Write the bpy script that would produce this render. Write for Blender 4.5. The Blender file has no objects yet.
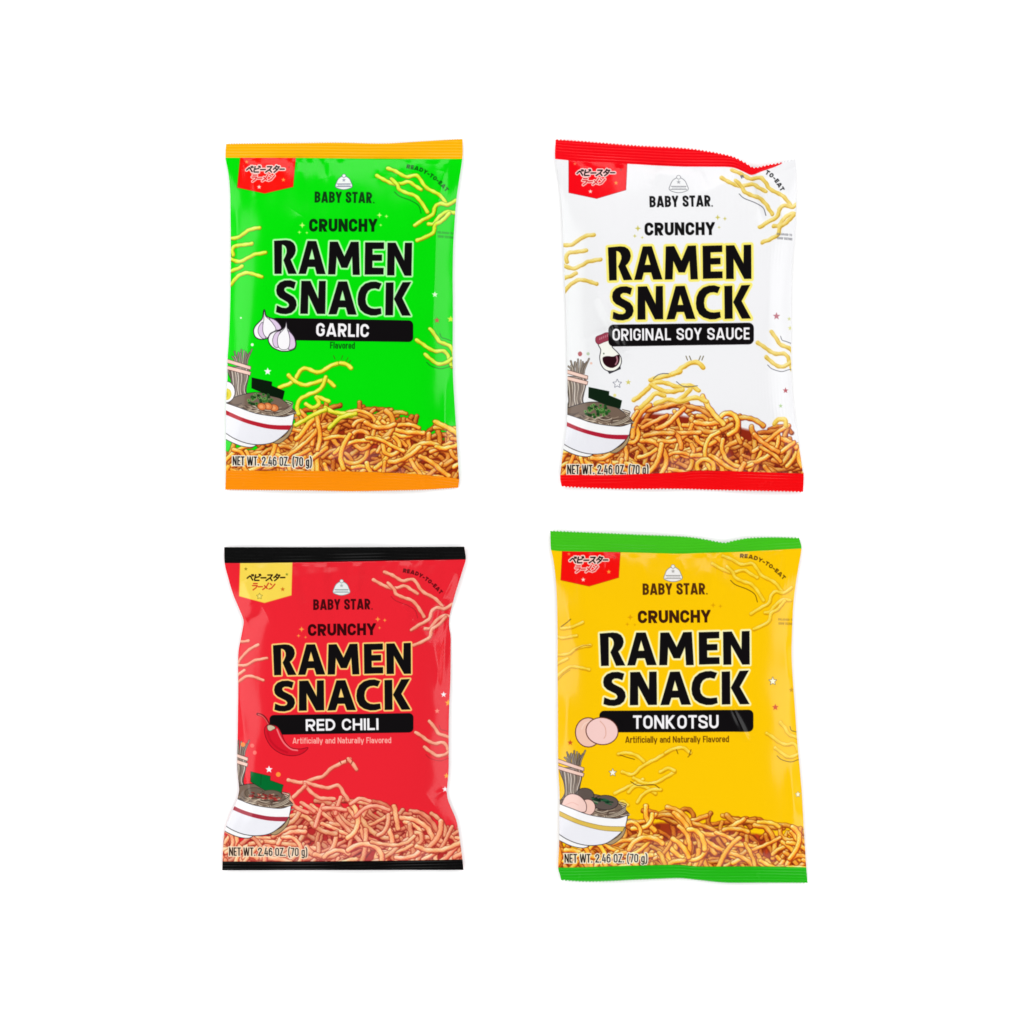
import bpy, math, random
import numpy as np

# ------------------------------------------------------------------ scale
MM = 0.7e-3                 # one plan unit of the layout on the table = 0.7 mm
def wx(px): return (px - 512.0) * MM
def wy(py): return (512.0 - py) * MM
LIGHT = 1.45                # table illumination (irradiance / pi) the print colours are exposed for

# ------------------------------------------------------------------ helpers for 2-D print artwork
def cat(pts, n=6, closed=False):
    P = [np.array(p, float) for p in pts]
    if len(P) < 3 and not closed: return [tuple(p) for p in P]
    if closed: Q = [P[-1]] + P + [P[0], P[1]]
    else: Q = [2*P[0]-P[1]] + P + [2*P[-1]-P[-2]]
    out = []
    for i in range(1, len(Q)-2):
        a, b, c, d = Q[i-1], Q[i], Q[i+1], Q[i+2]
        for k in range(n):
            t = k / n
            out.append(tuple(0.5*((2*b) + (c-a)*t + (2*a-5*b+4*c-d)*t*t + (3*b-a-3*c+d)*t**3)))
    if not closed: out.append(tuple(Q[-2]))
    return out

def C(*c): return np.array(c, np.float32) / 255.0
def ramp(s, cols):
    n = len(cols) - 1
    s = np.clip(s, 0, 1) * n
    i = np.minimum(s.astype(int), n-1)
    f = (s - i)[..., None]
    A = np.array(cols, np.float32)
    return A[i]*(1-f) + A[i+1]*f

class Print:
    """artwork printed on one film: colour and region id on a plan grid, S samples per unit"""
    S = 3.0
    def __init__(self, x0, y0, x1, y1, base):
        self.x0, self.y0 = x0, y0
        self.w, self.h = int((x1-x0)*self.S), int((y1-y0)*self.S)
        self.col = np.empty((self.h, self.w, 3), np.float32); self.col[:] = base
        self.pid = np.zeros((self.h, self.w), np.int16)
    def win(self, bx0, by0, bx1, by1, pad=3.0):
        S = self.S
        i0 = max(0, int((bx0-pad-self.x0)*S)); i1 = min(self.w, int((bx1+pad-self.x0)*S)+2)
        j0 = max(0, int((by0-pad-self.y0)*S)); j1 = min(self.h, int((by1+pad-self.y0)*S)+2)
        if i1 <= i0 or j1 <= j0: return None
        X = self.x0 + (np.arange(i0, i1)+0.5)/S
        Y = self.y0 + (np.arange(j0, j1)+0.5)/S
        X, Y = np.meshgrid(X, Y)
        return (slice(j0, j1), slice(i0, i1)), X, Y
    def blend(self, sl, a, color, pid=None):
        c = self.col[sl]
        a3 = a[..., None]
        self.col[sl] = c*(1-a3) + color*a3
        if pid is not None:
            p = self.pid[sl]; p[a > 0.5] = pid
    @staticmethod
    def segdist(X, Y, pts, vec=False):
        best = np.full(X.shape, 1e9); bx = by = None
        if vec: bx = np.zeros(X.shape); by = np.zeros(X.shape)
        for (ax, ay), (cx, cy) in zip(pts[:-1], pts[1:]):
            dx, dy = cx-ax, cy-ay
            L2 = dx*dx + dy*dy + 1e-12
            t = np.clip(((X-ax)*dx + (Y-ay)*dy)/L2, 0, 1)
            ex, ey = X-(ax+t*dx), Y-(ay+t*dy)
            d = ex*ex + ey*ey
            m = d < best
            if vec: bx[m] = ex[m]; by[m] = ey[m]
            best = np.where(m, d, best)
        best = np.sqrt(best)
        return (best, bx, by) if vec else best
    def polydist(self, X, Y, pts):
        P = list(pts) + [pts[0]]
        d = self.segdist(X, Y, P)
        inside = np.zeros(X.shape, bool)
        for (ax, ay), (cx, cy) in zip(P[:-1], P[1:]):
            if ay == cy: continue
            m = (ay > Y) != (cy > Y)
            inside ^= m & (X < (cx-ax)*(Y-ay)/(cy-ay) + ax)
        return np.where(inside, -d, d)
    def poly(self, pts, color, pid=None, grow=0.0, soft=0.5, alpha=1.0, line=None):
        xs = [p[0] for p in pts]; ys = [p[1] for p in pts]
        r = self.win(min(xs), min(ys), max(xs), max(ys), 3+grow)
        if r is None: return
        sl, X, Y = r
        d = self.polydist(X, Y, pts) - grow
        if line:
            self.blend(sl, np.clip(0.5-(d-line[0])/soft, 0, 1), line[1], pid)
        self.blend(sl, alpha*np.clip(0.5-d/soft, 0, 1), color, pid)
    def stroke(self, pts, w, color, pid=None, soft=0.5, alpha=1.0):
        xs = [p[0] for p in pts]; ys = [p[1] for p in pts]
        r = self.win(min(xs), min(ys), max(xs), max(ys), 3+w)
        if r is None: return
        sl, X, Y = r
        d = self.segdist(X, Y, pts) - w/2
        self.blend(sl, alpha*np.clip(0.5-d/soft, 0, 1), color, pid)
    def ell(self, cx, cy, rx, ry, color, rot=0, **k):
        c, s = math.cos(rot), math.sin(rot)
        self.poly([(cx+rx*math.cos(a)*c-ry*math.sin(a)*s, cy+rx*math.cos(a)*s+ry*math.sin(a)*c)
                   for a in [i*math.pi/14 for i in range(28)]], color, **k)
    def star(self, cx, cy, r, color, n=5, inner=0.45, rot=0.0, **k):
        self.poly([(cx+(r if i%2 == 0 else r*inner)*math.sin(i*math.pi/n+rot),
                    cy-(r if i%2 == 0 else r*inner)*math.cos(i*math.pi/n+rot)) for i in range(2*n)], color, **k)
    def noodle(self, pts, w, pal, pid=None, alpha=1.0, edge=None, n=5, taper=True):
        seed = (pts[0][0]*7.3+pts[0][1]*3.1) % 6.28
        pts = cat(pts, n)
        xs = [p[0] for p in pts]; ys = [p[1] for p in pts]
        r = self.win(min(xs), min(ys), max(xs), max(ys), 3+w)
        if r is None: return
        sl, X, Y = r
        d, ex, ey = self.segdist(X, Y, pts, True)
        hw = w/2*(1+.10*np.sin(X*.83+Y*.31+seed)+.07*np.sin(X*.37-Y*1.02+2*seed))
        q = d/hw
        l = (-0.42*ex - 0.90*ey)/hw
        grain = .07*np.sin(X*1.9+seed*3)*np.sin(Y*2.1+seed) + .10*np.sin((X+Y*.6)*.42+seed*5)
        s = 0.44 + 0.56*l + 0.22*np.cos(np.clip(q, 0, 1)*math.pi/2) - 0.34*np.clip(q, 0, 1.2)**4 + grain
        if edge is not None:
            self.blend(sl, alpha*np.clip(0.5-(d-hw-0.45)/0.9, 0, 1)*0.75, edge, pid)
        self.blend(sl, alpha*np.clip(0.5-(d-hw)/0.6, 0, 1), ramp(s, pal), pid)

# ------------------------------------------------------------------ a stroke alphabet, cap height 1
def arc(cx, cy, rx, ry, a0, a1, n=8):
    return [(cx+rx*math.cos(math.radians(a0+(a1-a0)*i/n)), cy+ry*math.sin(math.radians(a0+(a1-a0)*i/n))) for i in range(n+1)]

FIXED = {'I', '.', 'i', 'l', ':'}
BASE = {'E': .8, 'F': .82, 'L': .8, 'M': 1.34, 'W': 1.5, 'A': 1.2, 'T': .92, 'Y': 1.02, 'K': 1.06, 'X': 1.05, 'N': 1.06, '-': .62, ' ': .42,
        '(': .5, ')': .5, 'f': .62, 't': .62, 'r': .62, 'S': .98, '7': .92, '4': 1.0, 'v': .95, 'y': .95, '/': .7}
def gw(ch, wf, t):
    if ch in FIXED: return t*1.06
    b = BASE.get(ch, .86 if ch.islower() else 1.0)
    return b*wf

def glyph(ch, w, t):
    """list of (polyline, flat_start, flat_end), clip box (y0, y1)"""
    h = t/2
    V = lambda x: ([(x, -.6), (x, 1.6)], 0, 0)
    rx = max(0.02, (w-t)/2); ry = min(.5-h, max(rx*1.05, .12)); cx = w/2
    xh = .74; B = (0, 1)
    def bowl(y0, y1, x1=None, xr=None):
        x1 = (w-h) if x1 is None else x1
        ym = (y0+y1)/2; r2 = (y1-y0)/2; rr = min(r2, (x1-h)*.75)
        return [(h, y1), (x1-rr, y1)] + arc(x1-rr, y1-rr, rr, rr, 90, 0)[1:] + arc(x1-rr, y0+rr, rr, rr, 0, -90) + [(h, y0)]
    def ring(y0, y1):
        r2 = min((y1-y0)/2, max(rx*1.05, .1))
        return arc(cx, y1-r2, rx, r2, 0, 180, 12) + arc(cx, y0+r2, rx, r2, 180, 360, 12) + [(w-h, y1-r2)]
    def cshape(y0, y1, ya, yb):
        r2 = min((y1-y0)/2, max(rx*1.05, .1))
        a0 = math.degrees(math.asin(min(1, max(0, (ya-(y1-r2))/r2)))); a1 = math.degrees(math.asin(min(1, max(0, (y0+r2-yb)/r2))))
        p = arc(cx, y1-r2, rx, r2, a0, 180, 14) + arc(cx, y0+r2, rx, r2, 180, 360-a1, 14)
        if a0 == 0 and y1-r2-ya > .02: p = [(w-h, ya)] + p
        if a1 == 0 and yb-y0-r2 > .02: p = p + [(w-h, yb)]
        return p
    if ch == 'I' or ch == 'l': return [V(w/2)], B
    if ch == 'i': return [([(w/2, -.6), (w/2, xh)], 0, 1), ([(w/2, .86), (w/2, 1.2)], 1, 0)], B
    if ch == 'H': return [V(h), V(w-h), ([(h, .5), (w-h, .5)], 0, 0)], B
    if ch == 'E': return [V(h), ([(h, 1-h), (w, 1-h)], 0, 1), ([(h, .505), (w*.93, .505)], 0, 1), ([(h, h), (w, h)], 0, 1)], B
    if ch == 'F': return [V(h), ([(h, 1-h), (w, 1-h)], 0, 1), ([(h, .5), (w*.92, .5)], 0, 1)], B
    if ch == 'L': return [V(h), ([(h, h), (w, h)], 0, 1)], B
    if ch == 'T': return [V(cx), ([(0, 1-h), (w, 1-h)], 1, 1)], B
    if ch == 'N': return [V(h), V(w-h), ([(h-.12*w, 1+.14), (w-h+.12*w, -.14)], 0, 0)], B
    if ch == 'M': return [V(h), V(w-h), ([(h-.1*w, 1.22), (cx, .26)], 0, 0), ([(w-h+.1*w, 1.22), (cx, .26)], 0, 0)], B
    if ch == 'W':
        q = w*.26
        return [([(h*.7-.06, 1.3), (q, -.1)], 0, 0), ([(q, -.1), (cx, .95)], 0, 0), ([(cx, .95), (w-q, -.1)], 0, 0), ([(w-q, -.1), (w-h*.7+.06, 1.3)], 0, 0)], B
    if ch == 'A':
        a = h*1.02; s = (cx-h*.25-a)
        return [([(a-s*.3, -.3), (cx-h*.25+s*.3, 1.3)], 0, 0), ([(w-a+s*.3, -.3), (cx+h*.25-s*.3, 1.3)], 0, 0),
                ([(a+s*.25, .24), (w-a-s*.25, .24)], 0, 0)], B
    if ch == 'K':
        return [V(h), ([(h+t*.35, .47), (w-h*.98+.1*w, 1.17)], 0, 0), ([(h+t*.55, .56), (w-h*.95+.1*w, -.19)], 0, 0)], B
    if ch == 'X': return [([(-.02*w+h*.6, -.1), (w-h*.6, 1.1)], 0, 0), ([(h*.6, 1.1), (w-h*.6, -.1)], 0, 0)], B
    if ch == 'Y': return [([(h*.5-.1*w, 1.2), (cx, .42)], 0, 0), ([(w-h*.5+.1*w, 1.2), (cx, .42)], 0, 0), ([(cx, .44), (cx, -.6)], 0, 0)], B
    if ch == 'Z': return [([(0, 1-h), (w, 1-h)], 1, 1), ([(0, h), (w, h)], 1, 1), ([(w-h*1.1, 1-h), (h*1.1, h)], 0, 0)], B
    if ch == 'R': return [V(h), (bowl(.43, 1-h, w-h*1.05), 0, 0), ([(w*.42, .5), (w-h*.92+.07*w, -.19)], 0, 0)], B
    if ch == 'P': return [V(h), (bowl(.43, 1-h), 0, 0)], B
    if ch == 'B': return [V(h), (bowl(.52, 1-h, w-h*1.15), 0, 0), (bowl(h, .52), 0, 0)], B
    if ch == 'D': return [V(h), (bowl(h, 1-h), 0, 0)], B
    if ch in 'O0': return [(ring(h, 1-h), 0, 0)], B
    if ch == 'C': return [(cshape(h, 1-h, .66, .34), 1, 1)], B
    if ch == 'G': return [(cshape(h, 1-h, .69, .30), 1, 0), ([(w-h, .3), (w-h, .48), (w*.56, .48)], 0, 1)], B
    if ch == 'U': return [([(h, 1.6)] + arc(cx, h+ry, rx, ry, 180, 360, 12) + [(w-h, 1.6)], 0, 0)], B
    if ch == 'S':
        return [(cat([(w-h*1.0, .69), (w-h*1.15, .81), (cx+w*.03, 1-h), (h*1.15, .845), (h*1.02, .70), (h*1.5, .59), (cx, .5), (w-h*1.5, .41),
                      (w-h*1.02, .29), (w-h*1.15, .155), (cx-w*.03, h), (h*1.15, .19), (h*1.0, .31)], 5), 1, 1)], B
    if ch == '2': return [(cat([(h, .68), (h*1.1, .82), (cx, 1-h), (w-h*1.1, .84), (w-h*1.15, .64), (cx, .4), (h*1.15, h*1.2)], 5), 1, 0), ([(h*.4, h), (w, h)], 0, 1)], B
    if ch == '4': return [([(w*.62, 1.2), (h*1.0, .3)], 0, 0), ([(0, .27), (w, .27)], 1, 1), ([(w*.74, .62), (w*.74, -.5)], 1, 0)], B
    if ch == '6': return [(ring(h, .6), 0, 0), (cat([(h, .35), (h*1.05, .7), (cx, 1-h), (w-h, .8)], 5), 0, 1)], B
    if ch == '7': return [([(0, 1-h), (w, 1-h)], 1, 1), ([(w-h, 1-h), (w*.34, -.2)], 0, 0)], B
    if ch == '.': return [([(w/2, -.2), (w/2, t*1.05)], 0, 1)], B
    if ch == '-': return [([(0, .42), (w, .42)], 1, 1)], B
    if ch == '(': return [(cat([(w, 1.12), (h*1.1, .8), (h*1.1, .1), (w, -.22)], 5), 0, 0)], (-.2, 1.1)
    if ch == ')': return [(cat([(0, 1.12), (w-h*1.1, .8), (w-h*1.1, .1), (0, -.22)], 5), 0, 0)], (-.2, 1.1)
    X = (0, xh)
    if ch == 'o': return [(ring(h, xh-h), 0, 0)], X
    if ch == 'c': return [(cshape(h, xh-h, xh*.64, xh*.36), 1, 1)], X
    if ch == 'e': return [(cshape(h, xh-h, xh*.5, xh*.3), 0, 1), ([(h, xh*.5), (w-h, xh*.5)], 0, 0)], X
    if ch == 'a': return [([(h*1.2, xh*.8), (cx, xh-h), (w-h, xh*.75), (w-h, -.5)], 0, 0), (ring(h, xh*.56), 0, 0)], X
    if ch == 'd': return [(ring(h, xh-h), 0, 0), V(w-h)], B
    if ch == 'n': return [([(h, -.5), (h, 1.2)], 0, 0), ([(h, xh*.6)] + arc(cx, xh-h-rx*.9, rx, rx*.9, 180, 0) + [(w-h, -.5)], 0, 0)], X
    if ch == 'r': return [([(h, -.5), (h, 1.2)], 0, 0), ([(h, xh*.6), (w*.6, xh-h), (w, xh-h)], 0, 1)], X
    if ch == 'u': return [([(h, 1.2)] + arc(cx, h+rx*.9, rx, rx*.9, 180, 360) + [(w-h, 1.2)], 0, 0), ([(w-h, -.5), (w-h, 1)], 0, 0)], X
    if ch == 'v': return [([(h*.5-.05, xh+.15), (cx, -.05)], 0, 0), ([(w-h*.5+.05, xh+.15), (cx, -.05)], 0, 0)], X
    if ch == 'y': return [([(h*.5-.05, xh+.15), (cx, .0)], 0, 0), ([(w-h*.5+.05, xh+.15), (w*.3, -.4)], 0, 0)], (-.26, xh)
    if ch == 't': return [([(w*.42, 1.0), (w*.42, h), (w, h)], 1, 1), ([(0, xh-h), (w, xh-h)], 1, 1)], B
    if ch == 'f': return [([(w, 1-h), (w*.45, .9), (w*.42, .7), (w*.42, -.5)], 1, 0), ([(0, xh-h), (w, xh-h)], 1, 1)], B
    if ch == 'g': return [(ring(h, xh-h), 0, 0), ([(w-h, xh), (w-h, -.12), (cx, -.22), (h, -.16)], 0, 0)], (-.3, xh)
    return [], B

def glyph_sdf(u, v, ch, w, t):
    strokes, (b0, b1) = glyph(ch, w, t)
    D = np.full(u.shape, 9.0)
    for pts, f0, f1 in strokes:
        n = len(pts)-1
        if n > 1:
            lo, hi = (1 if f0 else 0), (n-1 if f1 else n)
            if hi > lo: D = np.minimum(D, Print.segdist(u, v, pts[lo:hi+1]) - t/2)
        ends = [(pts[0], pts[1], f0, n == 1 and f1)] if (f0 or n == 1) else []
        if n > 1 and f1: ends.append((pts[-1], pts[-2], 1, 0))
        for (ax, ay), (bx, by), fa, fb in ends:
            L = math.hypot(bx-ax, by-ay)
            d = Print.segdist(u, v, [(ax, ay), (bx, by)]) - t/2
            q = ((u-ax)*(ax-bx)+(v-ay)*(ay-by))/L
            if fa: d = np.maximum(d, q)
            if fb: d = np.maximum(d, -q-L)
            D = np.minimum(D, d)
    D = np.maximum(D, np.maximum(b0-v, v-b1))
    return np.maximum(D, np.maximum(-.002-u, u-w-.002))

def layout(s, total, t, gap):
    n = len(s)
    lo, hi = .05, 3
    for _ in range(40):
        m = (lo+hi)/2
        if sum(gw(c, m, t) for c in s) + gap*(n-1) > total: hi = m
        else: lo = m
    xs = []; x = 0
    for c in s:
        w = gw(c, lo, t); xs.append((c, x, w)); x += w + gap
    return xs

def text(P, s, p0, p1, h, t, gap, layers, pid=None, h1=None, soft=0.45):
    """s set on the baseline p0-p1, cap height h; layers = [(grow, colour)], the widest first"""
    h1 = h1 or h
    dx, dy = p1[0]-p0[0], p1[1]-p0[1]
    L = math.hypot(dx, dy); ux, uy = dx/L, dy/L
    g = max(a for a, _ in layers)
    hm = max(h, h1)
    r = P.win(min(p0[0], p1[0]), min(p0[1], p1[1])-hm, max(p0[0], p1[0]), max(p0[1], p1[1])+hm*.35, 4+g)
    if r is None: return
    sl, X, Y = r
    a = (X-p0[0])*ux + (Y-p0[1])*uy
    b = -(X-p0[0])*-uy*-1 * 0 + ((X-p0[0])*uy - (Y-p0[1])*ux)
    hh = h + (h1-h)*np.clip(a/L, 0, 1)
    D = np.full(X.shape, 99.0)
    u, v = a/((h+h1)/2), b/hh
    for c, x, w in layout(s, L/((h+h1)/2), t, gap):
        if c == ' ': continue
        m = (u > x-.6) & (u < x+w+.6)
        D[m] = np.minimum(D[m], glyph_sdf(u[m]-x, v[m], c, w, t)*(h+h1)/2)
    for grow, col in layers:
        P.blend(sl, np.clip(0.5-(D-grow)/soft, 0, 1), col, pid)

def arctext(P, s, path, h, t, gap, col, skip='', soft=.5, pid=None):
    pts = cat(path, 12)
    ds = [0]
    for a, b in zip(pts[:-1], pts[1:]): ds.append(ds[-1]+math.hypot(b[0]-a[0], b[1]-a[1]))
    px = [p[0] for p in pts]; py = [p[1] for p in pts]
    for k, (c, x, w) in enumerate(layout(s, ds[-1]/h, t, gap)):
        if c == ' ' or str(k) in skip.split(','): continue
        q0, q1 = x*h, (x+w)*h
        a = (np.interp(q0, ds, px), np.interp(q0, ds, py)); b = (np.interp(q1, ds, px), np.interp(q1, ds, py))
        ang = math.atan2(b[1]-a[1], b[0]-a[0]); ux, uy = math.cos(ang), math.sin(ang)
        r = P.win(min(a[0], b[0])-h, min(a[1], b[1])-h, max(a[0], b[0])+h, max(a[1], b[1])+h, 1)
        if r is None: continue
        sl, X, Y = r
        u = ((X-a[0])*ux+(Y-a[1])*uy)/h; v = ((X-a[0])*uy-(Y-a[1])*ux)/h
        P.blend(sl, np.clip(.5-glyph_sdf(u, v, c, w, t)*h/soft, 0, 1), col, pid)

KANA = {
 'be': [[(0, .42), (.34, .78), (.46, .74), (1, .12)], [(.62, .98), (.74, .78)], [(.84, 1.0), (.96, .82)]],
 'bi': [[(.12, .95), (.12, .2), (.2, .06), (.9, .06)], [(.12, .5), (.78, .64)], [(.70, 1.02), (.80, .84)], [(.90, 1.02), (1.0, .84)]],
 'bar': [[(0, .46), (1, .46)]],
 'su': [[(.08, .9), (.82, .9), (.62, .5), (.02, .02)], [(.56, .42), (.98, .02)]],
 'ta': [[(.40, 1.02), (.28, .76), (.02, .46)], [(.36, .86), (.9, .86), (.72, .4), (.28, -.02)], [(.34, .58), (.72, .38)]],
 'ra': [[(.14, .98), (.84, .98)], [(.04, .66), (.92, .66), (.78, .3), (.34, -.02)]],
 'me': [[(.86, 1.0), (.6, .4), (.06, .0)], [(.2, .62), (.86, .16)]],
 'n': [[(.08, .9), (.36, .72)], [(.06, .06), (.5, .2), (.96, .82)]],
}
def kana(P, seq, p0, p1, h, sw, layers, pid, slant=.25):
    """seq = [(sign, width)], laid from p0 to p1 on the lower line"""
    tot = sum(w for _, w in seq); dx, dy = p1[0]-p0[0], p1[1]-p0[1]; L = math.hypot(dx, dy); ux, uy = dx/L, dy/L
    r = P.win(min(p0[0], p1[0]), min(p0[1], p1[1])-h*1.3, max(p0[0], p1[0])+h*.3, max(p0[1], p1[1]), 4)
    sl, X, Y = r
    D = np.full(X.shape, 99.0); x = 0
    for s, w in seq:
        for st in KANA[s]:
            pts = []
            for a, b in st:
                q = (x + (.06+.86*a)*w)/tot*L + slant*b*h
                pts.append((p0[0]+q*ux+b*h*uy, p0[1]+q*uy-b*h*ux))
            D = np.minimum(D, P.segdist(X, Y, pts) - sw/2)
        x += w
    for g, c in layers: P.blend(sl, np.clip(.5-(D-g)/.45, 0, 1), c, pid)

# ------------------------------------------------------------------ the four designs
BLACK = C(14, 11, 13); WHITE = C(250, 248, 250)
R_FRONT, R_TOP, R_BOTTOM, R_BADGE, R_TITLE, R_BANNER, R_PICTURE, R_BOWL, R_PILE, R_EMBLEM = range(10)

def cr(ox, oy, pts, sx=7.877, d=(0, 0)):
    return [(ox+(x+d[0])/sx, oy+(y+d[1])/sx) for x, y in pts]

UPPER = [[(375,300),(440,325),(520,368),(600,358),(640,400),(680,455),(780,510),(835,575)],
         [(290,360),(350,395),(420,425),(470,425),(540,410),(590,440),(640,470)],
         [(405,385),(450,430),(470,470),(530,500),(590,520),(640,570),(690,650)],
         [(915,550),(850,590),(790,580),(750,610),(730,670),(660,710),(590,755)],
         [(905,650),(840,645),(780,690),(740,740),(700,745)],
         [(860,655),(800,720),(750,750),(735,810),(680,845),(610,875)]]
UPPER_LINE = [[(430,490),(470,525),(560,560),(620,600),(640,660)], [(850,760),(880,735),(900,705),(920,702)]]
LEFT = [[(110,850),(180,850),(240,815),(290,785),(360,775)], [(150,985),(142,945),(160,915),(200,910),(300,898)],
        [(110,1005),(140,1020),(200,1038),(260,1015),(320,985),(410,970)], [(110,1115),(180,1095),(220,1075)],
        [(100,1240),(130,1215),(170,1170),(220,1135),(280,1130),(380,1160)]]
RIGHT = [[(515,375),(570,440),(630,530),(700,560),(770,590),(800,640),(815,700)],
         [(340,515),(410,560),(500,625),(590,660),(680,650),(730,690),(750,740),(790,850)],
         [(450,700),(530,765),(620,820),(720,800),(800,745)]]
RIGHT_LINE = [[(640,430),(660,480),(710,495),(780,520)], [(470,800),(530,850),(650,882),(740,858),(790,850)]]

def pile(P, top, bottom, pal, toppal, gap, seed, x0, x1, n=340, green=0.22):
    rnd = random.Random(seed)
    tx = [p[0] for p in top]; ty = [p[1] for p in top]
    T = lambda x: float(np.interp(x, tx, ty))
    redp = [gap*.55, gap*1.0, gap*.55+pal[1]*.5, pal[1]*1.02]
    P.poly([(x, y+17) for x, y in top] + [(x1, bottom), (x0, bottom)], gap, pid=R_PILE, soft=3)
    for k in range(160):            # darker and lighter specks of the gap colour between the strands
        x = rnd.uniform(x0, x1); y = rnd.uniform(T(x)+18, bottom)
        P.ell(x, y, rnd.uniform(1.5, 3.5), rnd.uniform(1.2, 2.6), gap*rnd.uniform(.65, 1.25), rot=rnd.uniform(0, 3), soft=1.5)
    items = []
    for k in range(n):
        x = rnd.uniform(x0-8, x1+8); y = T(x) + 4 + (bottom+4-T(x))*rnd.random()**1.05
        items.append((x, y))
    for k0, (x, y) in enumerate(items):
        a = rnd.choice([rnd.gauss(.3, .5), rnd.gauss(-.6, .5), rnd.uniform(0, math.pi)])
        L = rnd.uniform(22, 50); k = rnd.uniform(-.10, .10) if rnd.random() < .75 else rnd.uniform(-.24, .24)
        k2 = rnd.uniform(-.006, .006)
        pts = []; px, py = x, y
        for i in range(6):
            pts.append((px, py)); px += math.cos(a)*L/5; py += math.sin(a)*L/5; a += (k + k2*i*5)*L/5*.55
        cx = sum(p[0] for p in pts)/6; cy = sum(p[1] for p in pts)/6
        pts = [(p[0]+x-cx, p[1]+y-cy) for p in pts]
        if min(p[1]-T(p[0]) for p in pts) < 1: 
            if rnd.random() < .93 or k0 < n*.5: continue
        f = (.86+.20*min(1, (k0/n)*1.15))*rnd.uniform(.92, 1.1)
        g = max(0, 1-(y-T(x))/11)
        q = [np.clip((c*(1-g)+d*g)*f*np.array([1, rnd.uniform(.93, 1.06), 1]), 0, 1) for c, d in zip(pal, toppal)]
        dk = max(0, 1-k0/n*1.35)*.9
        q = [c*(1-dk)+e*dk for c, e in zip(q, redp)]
        P.noodle(pts, rnd.uniform(3.8, 5.2), q, pid=R_PILE, edge=gap*.8)

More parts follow.
